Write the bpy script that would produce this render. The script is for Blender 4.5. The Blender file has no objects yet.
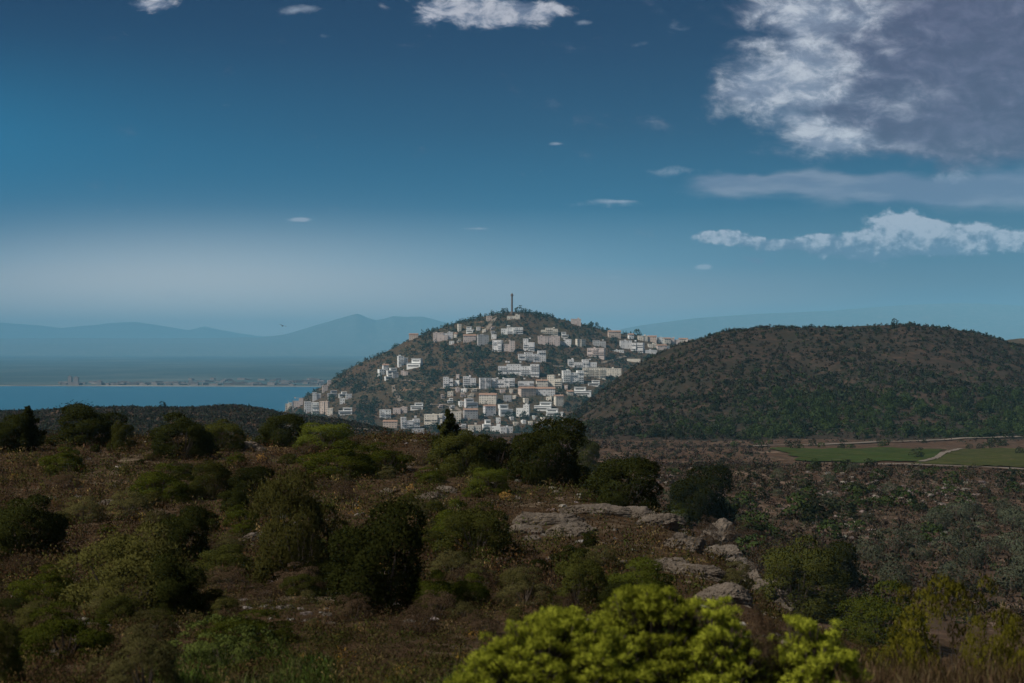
import bpy, math, random
import numpy as np
from mathutils import Vector, Matrix

random.seed(7)
RNG = np.random.default_rng(11)
sc = bpy.context.scene
COL = sc.collection
F = 1422.0          # focal length in photo pixels
HX, HY = 512.0, 350.0   # azimuth zero / horizon
EYE = 130.0         # eye height above the sea

# ---------------------------------------------------------------- nodes
class S:
    """a shader value with arithmetic"""
    def __init__(self, nt, s): self.nt, self.s = nt, s
    def _m(self, op, *o, clamp=False):
        n = self.nt.nodes.new('ShaderNodeMath'); n.operation = op; n.use_clamp = clamp
        for i, v in enumerate((self,) + o):
            if isinstance(v, S): self.nt.links.new(v.s, n.inputs[i])
            else: n.inputs[i].default_value = v
        return S(self.nt, n.outputs[0])
    def __add__(a, b): return a._m('ADD', b)
    __radd__ = __add__
    def __sub__(a, b): return a._m('SUBTRACT', b)
    def __rsub__(a, b): return (a * -1.0) + b
    def __mul__(a, b): return a._m('MULTIPLY', b)
    __rmul__ = __mul__
    def __truediv__(a, b): return a._m('DIVIDE', b)
    def max(a, b): return a._m('MAXIMUM', b)
    def min(a, b): return a._m('MINIMUM', b)
    def pow(a, b): return a._m('POWER', b)
    def exp(a): return a._m('EXPONENT')
    def clamp(a): return (a * 1.0)._m('ADD', 0.0, clamp=True)
    def smooth(a, lo, hi):
        n = a.nt.nodes.new('ShaderNodeMapRange'); n.interpolation_type = 'SMOOTHSTEP'; n.clamp = True
        a.nt.links.new(a.s, n.inputs[0]); n.inputs[1].default_value = lo; n.inputs[2].default_value = hi
        n.inputs[3].default_value = 0; n.inputs[4].default_value = 1
        return S(a.nt, n.outputs[0])
def mix(nt, f, a, b, mode='MIX'):
    n = nt.nodes.new('ShaderNodeMix'); n.data_type = 'RGBA'; n.blend_type = mode
    for sock, v in ((n.inputs[0], f), (n.inputs[6], a), (n.inputs[7], b)):
        if isinstance(v, S): nt.links.new(v.s, sock)
        elif isinstance(v, (int, float)): sock.default_value = v
        else: sock.default_value = (*v[:3], 1)
    return S(nt, n.outputs[2])
def noise(nt, vec, scale=1.0, detail=4, rough=0.55, dist=0.0, color=False):
    n = nt.nodes.new('ShaderNodeTexNoise'); n.inputs['Scale'].default_value = scale
    n.inputs['Detail'].default_value = detail; n.inputs['Roughness'].default_value = rough
    n.inputs['Distortion'].default_value = dist
    if vec is not None: nt.links.new(vec.s, n.inputs['Vector'])
    return S(nt, n.outputs[1 if color else 0])
def comb(nt, x, y, z):
    n = nt.nodes.new('ShaderNodeCombineXYZ')
    for i, v in enumerate((x, y, z)):
        if isinstance(v, S): nt.links.new(v.s, n.inputs[i])
        else: n.inputs[i].default_value = v
    return S(nt, n.outputs[0])
def ramp(nt, f, stops):
    n = nt.nodes.new('ShaderNodeValToRGB'); nt.links.new(f.s, n.inputs[0])
    e = n.color_ramp.elements
    while len(e) < len(stops): e.new(0.5)
    for el, (p, c) in zip(e, stops): el.position = p; el.color = (*c, 1)
    return S(nt, n.outputs[0])
def lin(r, g, b):
    f = lambda c: (c/255/12.92) if c/255 <= 0.04045 else ((c/255+0.055)/1.055)**2.4
    return (f(r), f(g), f(b))
def newmat(name):
    m = bpy.data.materials.new(name); m.use_nodes = True; nt = m.node_tree
    b = nt.nodes['Principled BSDF']; b.inputs['Specular IOR Level'].default_value = 0.2
    b.inputs['Roughness'].default_value = 0.9
    return m, nt, b
def geo_pos(nt):
    n = nt.nodes.new('ShaderNodeNewGeometry'); return S(nt, n.outputs['Position']), S(nt, n.outputs['Random Per Island'])

def simple_mat(name, c, rough=0.8, var=0.12, scale=0.6, spec=0.2):
    """a wall / paint / metal colour with weathering"""
    m, nt, b = newmat(name); tc = nt.nodes.new('ShaderNodeTexCoord'); o = S(nt, tc.outputs['Object'])
    n1 = noise(nt, o, scale, 5, 0.6)
    f = n1.smooth(0.3, 0.75)
    c2 = tuple(x*(1-2.2*var) for x in c)
    cc = mix(nt, f, c, c2)
    nt.links.new(cc.s, b.inputs['Base Color']); b.inputs['Roughness'].default_value = rough
    b.inputs['Specular IOR Level'].default_value = spec
    return m
def leaf_mat(name, c1, c2, trans=0.25, hue=0.0):
    """foliage: two tones by leaf, a shift by plant, some light through the leaf"""
    m, nt, b = newmat(name); p, isl = geo_pos(nt)
    oi = nt.nodes.new('ShaderNodeObjectInfo'); rnd = S(nt, oi.outputs['Random'])
    cc = mix(nt, isl, c1, c2)
    k = 0.72 + rnd*0.56
    n = nt.nodes.new('ShaderNodeVectorMath'); n.operation = 'SCALE'
    nt.links.new(cc.s, n.inputs[0]); nt.links.new(k.s, n.inputs['Scale'])
    nt.links.new(n.outputs[0], b.inputs['Base Color']); b.inputs['Roughness'].default_value = 1.0; b.inputs['Specular IOR Level'].default_value = 0.0
    t = nt.nodes.new('ShaderNodeBsdfTranslucent'); nt.links.new(n.outputs[0], t.inputs[0])
    ms = nt.nodes.new('ShaderNodeMixShader'); ms.inputs[0].default_value = trans
    nt.links.new(b.outputs[0], ms.inputs[1]); nt.links.new(t.outputs[0], ms.inputs[2])
    nt.links.new(ms.outputs[0], nt.nodes['Material Output'].inputs[0])
    return m
def attr_mat(name, trans=0.2):
    """many small plants in one mesh, each with its own colour stored on it"""
    m, nt, b = newmat(name); p, isl = geo_pos(nt)
    a = nt.nodes.new('ShaderNodeAttribute'); a.attribute_name = 'tint'
    n = nt.nodes.new('ShaderNodeVectorMath'); n.operation = 'SCALE'
    nt.links.new(a.outputs['Color'], n.inputs[0]); k = 0.8 + isl*0.4
    nt.links.new(k.s, n.inputs['Scale'])
    nt.links.new(n.outputs[0], b.inputs['Base Color']); b.inputs['Roughness'].default_value = 1.0; b.inputs['Specular IOR Level'].default_value = 0.0
    t = nt.nodes.new('ShaderNodeBsdfTranslucent'); nt.links.new(n.outputs[0], t.inputs[0])
    ms = nt.nodes.new('ShaderNodeMixShader'); ms.inputs[0].default_value = trans
    nt.links.new(b.outputs[0], ms.inputs[1]); nt.links.new(t.outputs[0], ms.inputs[2])
    nt.links.new(ms.outputs[0], nt.nodes['Material Output'].inputs[0])
    return m

# ---------------------------------------------------------------- mesh + object helpers
def mesh_np(name, V, faces, mat=None, smooth=False, tint=None, nrm=None):
    """faces: (n,3|4) int array"""
    V = np.asarray(V, np.float32); Fc = np.asarray(faces, np.int32); n, k = Fc.shape
    me = bpy.data.meshes.new(name)
    me.vertices.add(len(V)); me.vertices.foreach_set('co', V.ravel())
    me.loops.add(n*k); me.loops.foreach_set('vertex_index', Fc.ravel())
    me.polygons.add(n); me.polygons.foreach_set('loop_start', np.arange(n, dtype=np.int32)*k)
    me.polygons.foreach_set('use_smooth', np.full(n, smooth))
    if tint is not None:
        a = me.color_attributes.new('tint', 'FLOAT_COLOR', 'POINT')
        a.data.foreach_set('color', np.concatenate([tint, np.ones((len(tint), 1))], 1).astype(np.float32).ravel())
    me.update(calc_edges=True)
    if nrm is not None:         # rounded shading normals for foliage
        me.polygons.foreach_set('use_smooth', np.full(n, True))
        a = me.attributes.new('custom_normal', 'FLOAT_VECTOR', 'POINT'); a.data.foreach_set('vector', np.asarray(nrm, np.float32).ravel())
        me.update()
    if mat: me.materials.append(mat)
    return me
def link(name, me, parent=None, loc=None):
    o = bpy.data.objects.new(name, me); COL.objects.link(o)
    if parent is not None: o.parent = parent
    if loc is not None: o.location = loc
    return o
def tag(o, label=None, cat=None, group=None, kind=None):
    if label: o['label'] = label
    if cat: o['category'] = cat
    if group: o['group'] = group
    if kind: o['kind'] = kind
    return o
class MB:
    """collects boxes and tapered tubes into one mesh"""
    def __init__(s): s.v = []; s.f = []
    def box(s, x0, x1, y0, y1, z0, z1, taper=0):
        b = len(s.v); t = taper
        s.v += [(x0,y0,z0),(x1,y0,z0),(x1,y1,z0),(x0,y1,z0),(x0+t,y0+t,z1),(x1-t,y0+t,z1),(x1-t,y1-t,z1),(x0+t,y1-t,z1)]
        s.f += [(b,b+3,b+2,b+1),(b+4,b+5,b+6,b+7),(b,b+1,b+5,b+4),(b+1,b+2,b+6,b+5),(b+2,b+3,b+7,b+6),(b+3,b,b+4,b+7)]
    def prism(s, x0, x1, y0, y1, z0, z1):
        """gable roof, ridge along x"""
        b = len(s.v); ym = (y0+y1)/2
        s.v += [(x0,y0,z0),(x1,y0,z0),(x1,y1,z0),(x0,y1,z0),(x0,ym,z1),(x1,ym,z1)]
        s.f += [(b,b+3,b+2,b+1),(b,b+1,b+5,b+4),(b+2,b+3,b+4,b+5),(b+1,b+2,b+5,b+5),(b+3,b,b+4,b+4)]
    def tube(s, pts, rad, n=7):
        pts = [Vector(p) for p in pts]; b = len(s.v)
        for i, p in enumerate(pts):
            d = (pts[min(i+1, len(pts)-1)] - pts[max(i-1, 0)]).normalized()
            a = d.orthogonal().normalized(); c = d.cross(a)
            for k in range(n):
                t = 2*math.pi*k/n; s.v.append(tuple(p + (a*math.cos(t)+c*math.sin(t))*rad[i]))
        for i in range(len(pts)-1):
            for k in range(n):
                q = b+i*n; k2 = (k+1) % n
                s.f.append((q+k, q+k2, q+n+k2, q+n+k))
    def lathe(s, prof, n=16):
        b = len(s.v)
        for r, z in prof:
            for k in range(n):
                t = 2*math.pi*k/n; s.v.append((r*math.cos(t), r*math.sin(t), z))
        for i in range(len(prof)-1):
            for k in range(n):
                q = b+i*n; k2 = (k+1) % n
                s.f.append((q+k, q+k2, q+n+k2, q+n+k))
    def mesh(s, name, mat):
        me = bpy.data.meshes.new(name)
        me.from_pydata(s.v, [], [tuple(dict.fromkeys(f)) for f in s.f]); me.materials.append(mat); me.update()
        return me

# ---------------------------------------------------------------- numpy noise
def vnoise(x, y, seed=0):
    xi = np.floor(x).astype(np.int64); yi = np.floor(y).astype(np.int64)
    fx = x-xi; fy = y-yi; fx = fx*fx*(3-2*fx); fy = fy*fy*(3-2*fy)
    def h(a, b):
        n = (a*374761393 + b*668265263 + seed*974711) & 0x7fffffff
        n = ((n ^ (n >> 13))*1274126177) & 0x7fffffff
        return ((n ^ (n >> 16)) & 0xffff)/65535.0
    return (h(xi,yi)*(1-fx)+h(xi+1,yi)*fx)*(1-fy)+(h(xi,yi+1)*(1-fx)+h(xi+1,yi+1)*fx)*fy
def fbm(x, y, seed=0, o=4):
    s = 0; a = 0.5; t = 0
    for i in range(o):
        s = s+a*vnoise(x*2**i, y*2**i, seed+i*17); t += a; a *= 0.5
    return s/t-0.5

# ---------------------------------------------------------------- the land: height above the eye by azimuth and distance
PXG = np.arange(-1500, 2501, 5.0)
def Z(d, **k): return None
def row_z(pts): p = np.array(pts, float); return np.interp(PXG, p[:, 0], p[:, 1])
def row_y(d, pts): return -(row_z(pts)-HY)*d/F
SIL = [(-1500,437),(420,437),(520,436),(556,432),(575,412),(600,393),(625,371),(650,357),(690,341),(720,333),(760,330),(800,329),(850,327),(890,326),(950,329),(990,338),(1024,347),(1100,366),(1400,410),(2500,430)]
CREST = [(285,409),(300,400),(315,392),(330,381),(345,371),(360,363),(375,357),(395,347),(415,337),(435,330),(455,325),(475,319),(490,315),(512,310.5),(530,313),(550,317),(570,321),(590,327),(610,333),(640,337),(670,340),(690,343),(720,352),(800,375),(1000,420),(2500,425)]
FOOT = [(285,426),(300,424),(350,428),(420,432),(560,434),(690,432),(800,430),(950,400),(985,346),(1000,339),(1015,338),(1040,340),(1100,350),(1400,400),(2500,420)]
sil = row_z(SIL); crest = row_z(CREST); foot = row_z(FOOT)
left = PXG < 385
rings = [
 (1.0, row_z([(0,-1.7)])), (4.0, row_z([(0,-2.1)])), (8.0, row_z([(0,-2.8)])), (12.0, row_z([(0,-3.35)])),
 (16.0, row_z([(0,-3.85),(870,-4.0),(1024,-4.1)])),
 (20.0, row_z([(0,-4.3),(740,-4.4),(800,-4.6),(940,-4.8),(1400,-5)])),
 (28.0, row_z([(0,-5.1),(600,-5.2),(740,-5.4),(800,-5.5),(870,-5.9),(940,-6.6),(1024,-7.2),(1400,-8)])),
 (36.0, row_z([(0,-5.95),(600,-5.9),(680,-6.0),(740,-6.2),(800,-7.3),(870,-9.5),(940,-11),(1024,-12)])),
 (46.0, row_z([(0,-6.5),(520,-6.3),(600,-6.3),(680,-6.5),(740,-7.1),(800,-11),(870,-14),(1024,-16)])),
 (58.0, row_z([(0,-6.6),(520,-6.6),(600,-6.6),(680,-7.0),(740,-10.5),(800,-15),(870,-18),(1024,-19.5)])),
 (72.0, row_z([(0,-6.35),(420,-6.4),(520,-6.5),(600,-6.8),(680,-9.5),(740,-14),(800,-19),(1024,-22)])),
 (88.0, row_z([(0,-6.1),(300,-6.0),(420,-5.8),(480,-6.2),(520,-7.2),(600,-9),(680,-13),(740,-17),(800,-22),(1024,-24.5)])),
 (100., row_z([(0,-6.4),(300,-6.5),(420,-6.2),(480,-6.9),(520,-9),(600,-12),(680,-16),(740,-19),(800,-23.5),(1024,-26)])),
 (125., row_z([(0,-9),(420,-9),(520,-14),(600,-18),(680,-19.5),(740,-22),(800,-25),(1024,-27)])),
 (170., row_z([(0,-16),(420,-17),(520,-21),(600,-23),(680,-23.5),(740,-24.5),(800,-26.5),(1024,-28)])),
 (230., row_z([(0,-20),(520,-24.5),(680,-25),(740,-26.3),(800,-27.8),(1024,-29.5)])),
 (300., row_z([(0,-24),(520,-26),(680,-25.5),(740,-26),(800,-27.5),(870,-28.5),(1024,-31)])),
 (350., row_z([(0,-26),(520,-29),(680,-29),(800,-28.8),(870,-29),(940,-29.5),(1024,-31)])),
 (420., row_z([(0,-27),(420,-31),(520,-33),(680,-33.5),(800,-33),(1024,-34.5)])),
 (550., row_y(550, [(-400,430),(0,428),(150,425),(225,422),(300,429),(350,432),(420,440),(520,443),(680,450),(800,450),(1024,454)])),
 (700., row_y(700, [(-400,412),(0,412),(60,410),(150,408),(200,408),(225,404),(250,407),(300,415),(350,421),(420,437),(520,437),(680,441),(1400,440)])),
 (900., np.where(left, -62, -((sil+(438-sil)*0.55)-HY)*900/F)),
 (1060., np.where(left, -110, -((sil+(438-sil)*0.2)-HY)*1060/F)),
 (1180., np.where(left, -133, -(sil-HY)*1180/F)),
 (1350., np.where(left, -133, -(sil-HY)*1180/F-14-np.clip(-(sil-HY)*0.1, -5, 5))),
 (1600., np.where(left, -133, -(437-HY)*1600/F)),
]
def townrow(d, t):
    z = -((foot+(crest-foot)*t)-HY)*d/F
    w = np.clip((PXG-272)/14, 0, 1); return z*w+(-134)*(1-w)
for d, t in ((1900, 0.0), (2050, 0.27), (2200, 0.53), (2350, 0.78), (2500, 1.0)): rings.append((float(d), townrow(d, t)))
rings.append((2700., np.maximum(townrow(2500, 1.0)-45, -134))); rings.append((3000., np.full_like(PXG, -134.))); rings.append((3400., np.full_like(PXG, -135.)))
ker = np.exp(-0.5*(np.arange(-8, 9)*5/14.0)**2); ker /= ker.sum()
LD = np.log([r[0] for r in rings])
ZT = np.array([np.convolve(np.pad(r[1], 8, mode='edge'), ker, 'valid') for r in rings])   # (nd, npx)
dl = (ZT[1:]-ZT[:-1])/(LD[1:]-LD[:-1])[:, None]                                   # monotone cubic slopes
MS = np.zeros_like(ZT); a, b = dl[:-1], dl[1:]
h0 = (LD[1:-1]-LD[:-2])[:, None]; h1 = (LD[2:]-LD[1:-1])[:, None]
w1 = 2*h1+h0; w2 = h1+2*h0
with np.errstate(divide='ignore', invalid='ignore'):
    MS[1:-1] = np.where(a*b > 0, (w1+w2)/(w1/a+w2/b), 0)
MS[0], MS[-1] = dl[0], 0
def land(px, d):
    """ground height relative to the eye at azimuth px and depth d"""
    px = np.asarray(px, float); d = np.asarray(d, float); px, d = np.broadcast_arrays(px, d)
    u = np.clip((px-PXG[0])/5.0, 0, len(PXG)-1.001); i = u.astype(int); fu = u-i
    l = np.log(np.clip(d, 1.0, 3399)); k = np.clip(np.searchsorted(LD, l)-1, 0, len(LD)-2)
    h = LD[k+1]-LD[k]; t = np.clip((l-LD[k])/h, 0, 1)
    def g(A, kk): return A[kk, i]*(1-fu)+A[kk, i+1]*fu
    z = (2*t**3-3*t**2+1)*g(ZT, k)+(t**3-2*t**2+t)*h*g(MS, k)+(-2*t**3+3*t**2)*g(ZT, k+1)+(t**3-t**2)*h*g(MS, k+1)
    x = (px-HX)/F*d
    fade = np.clip((d-4)/8, 0, 1)
    z = z+fade*np.clip(0.30-d*0.0002, 0.1, 1)*fbm(x/5, d/5, 3)+0.12*fade*np.clip(1-d/160, 0, 1)*fbm(x/0.9, d/0.9, 5)
    m = np.clip((d-110)/150, 0, 1); z = z+m*(1.6*fbm(x/26, d/26, 9))
    q = np.clip((d-650)/350, 0, 1); z = z+q*(7.0*fbm(x/70, d/70, 21)+2.0*fbm(x/16, d/16, 33)-5.0*np.clip(0.16-np.abs(fbm(x/75+d/260, d/230, 41, 3)), 0, 1)/0.16*np.clip((1150-d)/150, 0, 1))
    return np.maximum(z, -133.5)
def world(px, d, z): return np.stack([(np.asarray(px)-HX)/F*d, np.asarray(d)*np.ones_like(px), z+EYE], -1)
def hit(px, py, d0=3.0, d1=3200.0):
    """depth at which the sight line through (px, py) first meets the ground"""
    d = np.exp(np.linspace(math.log(d0), math.log(d1), 2500)); z = land(px, d); r = -(py-HY)/F*d
    j = np.nonzero(z >= r)[0]
    return float(d[j[0]]) if len(j) else None
def fan(name, pxs, ds, mat, kind='structure'):
    P, D = np.meshgrid(pxs, ds); V = world(P, D, land(P, D)).reshape(-1, 3)
    nr, nc = P.shape; I = np.arange(nr*nc).reshape(nr, nc)
    Fq = np.stack([I[:-1, :-1], I[:-1, 1:], I[1:, 1:], I[1:, :-1]], -1).reshape(-1, 4)
    return tag(link(name, mesh_np(name, V, Fq, mat, True)), kind=kind)

# ---------------------------------------------------------------- ground materials
def earth_mat(name, cols, scale, bump, stone=None, fine=1.0):
    m, nt, b = newmat(name); p, _ = geo_pos(nt)
    n1 = noise(nt, p, scale, 6, 0.62); n2 = noise(nt, p, scale*6.3, 5, 0.65); n3 = noise(nt, p, scale*31, 3, 0.6)
    c = mix(nt, n1.smooth(0.36, 0.64), cols[0], cols[1])
    c = mix(nt, n2.smooth(0.45, 0.68), c, cols[2])
    if stone:
        c = mix(nt, (n2*0.5+n3*0.5+(n1-0.5)*0.5).smooth(0.56, 0.64), c, stone)
    c = mix(nt, n3.smooth(0.3, 0.7)*0.45, c, tuple(x*0.45 for x in cols[0]))
    nt.links.new(c.s, b.inputs['Base Color']); b.inputs['Specular IOR Level'].default_value = 0.0; b.inputs['Roughness'].default_value = 1.0
    bp = nt.nodes.new('ShaderNodeBump'); bp.inputs['Strength'].default_value = 0.7; bp.inputs['Distance'].default_value = bump
    hh = n2*0.6+n3*0.4; nt.links.new(hh.s, bp.inputs['Height']); nt.links.new(bp.outputs[0], b.inputs['Normal'])
    return m
M_GROUND = earth_mat('heath_earth', [(0.0643,0.0407,0.0251),(0.0472,0.0329,0.0198),(0.0942,0.0612,0.0363)], 0.22, 0.06, (0.1714,0.1332,0.0924))
M_VALLEY = earth_mat('scrub_earth', [(0.0896,0.0560,0.0396),(0.0705,0.0513,0.0356),(0.1357,0.0886,0.0614)], 0.03, 0.5, (0.2714,0.1925,0.1435))
M_HILL = earth_mat('hill_earth', [(0.0546,0.0409,0.0323),(0.0373,0.0355,0.0257),(0.0867,0.0584,0.0420)], 0.013, 1.5)
M_TOWNHILL = earth_mat('town_hill_earth', [(0.1085,0.0698,0.0469),(0.0510,0.0518,0.0319),(0.0702,0.0607,0.0375)], 0.010, 2.0, (0.2550,0.1631,0.1125))

mid = np.arange(-120, 1145, 1.25)
wide = np.concatenate([np.arange(-1500, -120, 30), mid, np.arange(1150, 2501, 30)])
geo = lambda a, b, st: np.exp(np.linspace(math.log(a), math.log(b), int(math.log(b/a)/st)+1))
fan('ground', wide, geo(1.0, 130, 0.009), M_GROUND)
fan('valley', np.concatenate([np.arange(-700, -120, 20), np.arange(-120, 1145, 1.5), np.arange(1150, 1750, 20)]), geo(130, 710, 0.006), M_VALLEY)
fan('hill', np.concatenate([np.arange(-700, -120, 20), np.arange(-120, 1145, 1.5), np.arange(1150, 1750, 20)]), geo(710, 1600, 0.005), M_HILL)
fan('town_hill', np.concatenate([np.arange(-700, 200, 30), np.arange(200, 1145, 1.5), np.arange(1150, 1750, 20)]), geo(1600, 3390, 0.0035), M_TOWNHILL)
mb = MB(); mb.box(-60, 60, -40, 0.98, EYE-3.7, EYE-1.72)
tag(link('ground', mb.mesh('ground', M_GROUND)), kind='structure')

# sea, far plain, beach, mountains
m, nt, b = newmat('sea_water'); p, _ = geo_pos(nt)
n1 = noise(nt, p, 0.004, 4, 0.6); n2 = noise(nt, p, 0.12, 3, 0.6)
c = mix(nt, n1, (0.010,0.10,0.17), (0.016,0.13,0.20)); nt.links.new(c.s, b.inputs['Base Color'])
b.inputs['Roughness'].default_value = 0.32; b.inputs['Specular IOR Level'].default_value = 0.35
bp = nt.nodes.new('ShaderNodeBump'); bp.inputs['Strength'].default_value = 0.5; bp.inputs['Distance'].default_value = 1.0
nt.links.new(n2.s, bp.inputs['Height']); nt.links.new(bp.outputs[0], b.inputs['Normal'])
M_SEA = m
def sheet(name, xs, ys, zf, mat):
    X, Y = np.meshgrid(xs, ys); V = np.stack([X, Y, zf(X, Y)], -1).reshape(-1, 3); nr, nc = X.shape
    I = np.arange(nr*nc).reshape(nr, nc)
    return tag(link(name, mesh_np(name, V, np.stack([I[:-1,:-1], I[:-1,1:], I[1:,1:], I[1:,:-1]], -1).reshape(-1,4), mat, True)), kind='structure')
sheet('sea', np.linspace(-33000, 33000, 36), np.linspace(-800, 45800, 46), lambda X, Y: 0*X, M_SEA)
SHORE = EYE*F/(385.5-HY)
m, nt, b = newmat('far_plain'); p, _ = geo_pos(nt)
vs = nt.nodes.new('ShaderNodeMapping'); vs.inputs['Scale'].default_value = (0.0011, 0.0006, 0.001); nt.links.new(p.s, vs.inputs[0])
n1 = noise(nt, S(nt, vs.outputs[0]), 1.0, 6, 0.68)
c = ramp(nt, n1, [(0.3,(0.026,0.054,0.062)),(0.48,(0.040,0.072,0.075)),(0.6,(0.085,0.11,0.105)),(0.75,(0.16,0.17,0.15))])
nt.links.new(c.s, b.inputs['Base Color']); M_PLAIN = m
def shore(X): return SHORE+120*np.sin(X/900.0)+X*0.02-np.clip((X+1200)/700, -0.4, 1)*120
def plainz(X, Y):
    return 2.5+np.clip((Y-SHORE)*0.0022, 0, 62)+6*fbm(X/700, Y/700, 5)*np.clip((Y-SHORE-200)/900, 0, 1)
xs = np.linspace(-24000, 24000, 240); T = np.linspace(0, 1, 140)**1.8
def warped(name, mat, y0, y1, T, zf):
    X, TT = np.meshgrid(xs, T); Y = shore(X)+y0+(y1-y0)*TT; V = np.stack([X, Y, zf(X, Y)], -1).reshape(-1, 3)
    nr, nc = X.shape; I = np.arange(nr*nc).reshape(nr, nc)
    return tag(link(name, mesh_np(name, V, np.stack([I[:-1,:-1], I[:-1,1:], I[1:,1:], I[1:,:-1]], -1).reshape(-1,4), mat, True)), kind='structure')
warped('plain', M_PLAIN, 70, 32000, T, plainz)
M_SAND = simple_mat('beach_sand', (0.34,0.30,0.24), 0.9, 0.3, 0.003)
warped('beach', M_SAND, -6, 74, np.linspace(0, 1, 8), lambda X, Y: -0.3+(Y-shore(X))/80*3.0)
MTN = [(-700,330),(-200,326),(0,322),(40,325),(60,327.5),(90,325),(110,322.5),(135,321.5),(160,325),(188,330),(204,326),(218,329),(240,333),(262,336),(285,334),(300,330),(325,322.5),(342,317.5),(357,313.5),(366,317),(376,320),(386,318),(394,316),(408,317),(422,316.5),(440,321),(475,328),(520,332),(700,336),(1000,334),(1400,336)]
def mtn(name, amp, pts, d0, dc, d1, seed):
    P, D = np.meshgrid(np.arange(-350, 1350, 2.0), np.linspace(d0, d1, 70)); X = (P-HX)/F*D
    zc = EYE-(np.interp(P, *zip(*pts))-HY)/F*dc
    t = np.where(D < dc, (D-d0)/(dc-d0), (d1-D)/(d1-dc)); t = np.clip(t, 0, 1)
    z = 2+(zc-2)*(t**1.25)+t*(1-t)*4*amp*fbm(X/1500, D/1500, seed, 5)+(t**0.5)*amp*0.12*fbm(X/300, D/300, seed+3, 4)
    V = np.stack([X, D, z], -1).reshape(-1, 3); nr, nc = P.shape; I = np.arange(nr*nc).reshape(nr, nc)
    return tag(link(name, mesh_np(name, V, np.stack([I[:-1,:-1], I[:-1,1:], I[1:,1:], I[1:,:-1]], -1).reshape(-1,4), M_MTN, True)), kind='structure')
M_MTN = earth_mat('hazy_mountain_scrub', [(0.1300,0.1430,0.1260),(0.1040,0.1300,0.1120),(0.2340,0.2210,0.1960)], 0.0012, 20)  # scrub tones made paler, part of the distance haze is in the colour
mtn('mountains', 110, [(-700,340),(200,338),(262,337),(285,334.5)]+[q_ for q_ in MTN if q_[0] >= 300], 24000, 30000, 35500, 4)
mtn('hills', 110, [q_ for q_ in MTN if q_[0] < 285]+[(300,335),(500,338),(1400,338)], 35800, 41500, 45500, 24)

mtn('mountain_range', 90, [(-700,345),(560,342),(640,325),(700,317),(760,313),(830,310),(900,304.5),(960,302),(1024,305),(1100,311),(1400,330)], 20500, 27000, 31000, 44)
# ---------------------------------------------------------------- foliage
def leaves(C, L, W, up=0.0, rng=RNG, out=None, outw=0.0, soft=0.72):
    """one rhombic leaf per centre: half length L, half width W (arrays or numbers)"""
    n = len(C); u = rng.normal(size=(n, 3)); u[:, 2] += up*2.0
    if out is not None: u = u+out*outw*2.0
    u /= np.linalg.norm(u, axis=1)[:, None]+1e-9
    v = np.cross(u, rng.normal(size=(n, 3))); v /= np.linalg.norm(v, axis=1)[:, None]+1e-9
    L = np.broadcast_to(np.asarray(L, float), (n,))[:, None]; W = np.broadcast_to(np.asarray(W, float), (n,))[:, None]
    if out is None: out = np.tile(np.array([0., 0., 1.]), (n, 1))
    fn = np.cross(v, u); sg = np.sign(np.sum(fn*out, 1)+1e-9)[:, None]; v = v*sg; fn = fn*sg
    V = np.stack([C-u*L, C+v*W-u*L*0.15, C+u*L, C-v*W-u*L*0.15], 1).reshape(-1, 3)
    N = out*soft+fn*(1-soft); N[:, 2] += 0.12; N /= np.linalg.norm(N, axis=1)[:, None]+1e-9
    return V, np.arange(4*n).reshape(-1, 4), np.repeat(N, 4, 0)
def crown_pts(n, rng, lobes, flat=1.0, z0=0.25, spread=0.3, rl=(0.16, 0.3), shell=0.72):
    """points through a crown made of uneven lobes set over a dome; unit width, unit height"""
    k = lobes*2; i = np.arange(k); a = i*2.39996+rng.uniform(-0.5, 0.5, k); cz = np.clip((i+0.5)/k*1.4-0.42+rng.uniform(-0.08, 0.08, k), -0.5, 0.98)
    sr = np.sqrt(1-cz**2); q = rng.uniform(0.55, 1.15, k)
    c = np.stack([spread*sr*np.cos(a)*q, spread*sr*np.sin(a)*q, np.where(cz > 0, z0+(0.84-z0)*cz*q, z0*(1+1.3*cz))], 1); R = rng.uniform(*rl, k)*0.82
    w = R**2/np.sum(R**2); j = rng.choice(k, n, p=w)
    d = rng.normal(size=(n, 3)); d /= np.linalg.norm(d, axis=1)[:, None]
    ctr = c[j]-np.array([0, 0, z0]); ctr /= np.linalg.norm(ctr, axis=1)[:, None]+1e-6
    fl_ = np.sum(d*ctr, 1) < -0.25; d[fl_] *= -1           # leaves sit on the outer side of a lobe
    rr = (shell+(1-shell)*rng.uniform(0, 1, n)**0.5)*(0.9+0.2*rng.uniform(0, 1, n))
    P = c[j]+d*(R[j]*rr)[:, None]*np.array([1, 1, flat])
    P[:, 2] = np.abs(P[:, 2]); d = d*0.75+ctr*0.5; d /= np.linalg.norm(d, axis=1)[:, None]
    return P, d
def norm_box(P):
    lo = np.percentile(P, 1, 0); hi = np.percentile(P, 99, 0); s = 1/np.maximum(hi-lo, 1e-6)
    Q = P.copy(); Q[:, :2] = (P[:, :2]-(lo+hi)[:2]/2)*s[:2]; Q[:, 2] = P[:, 2]/hi[2]
    return Q
BARK = simple_mat('shrub_bark', (0.09,0.07,0.055), 0.95, 0.2, 3.0)
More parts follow.
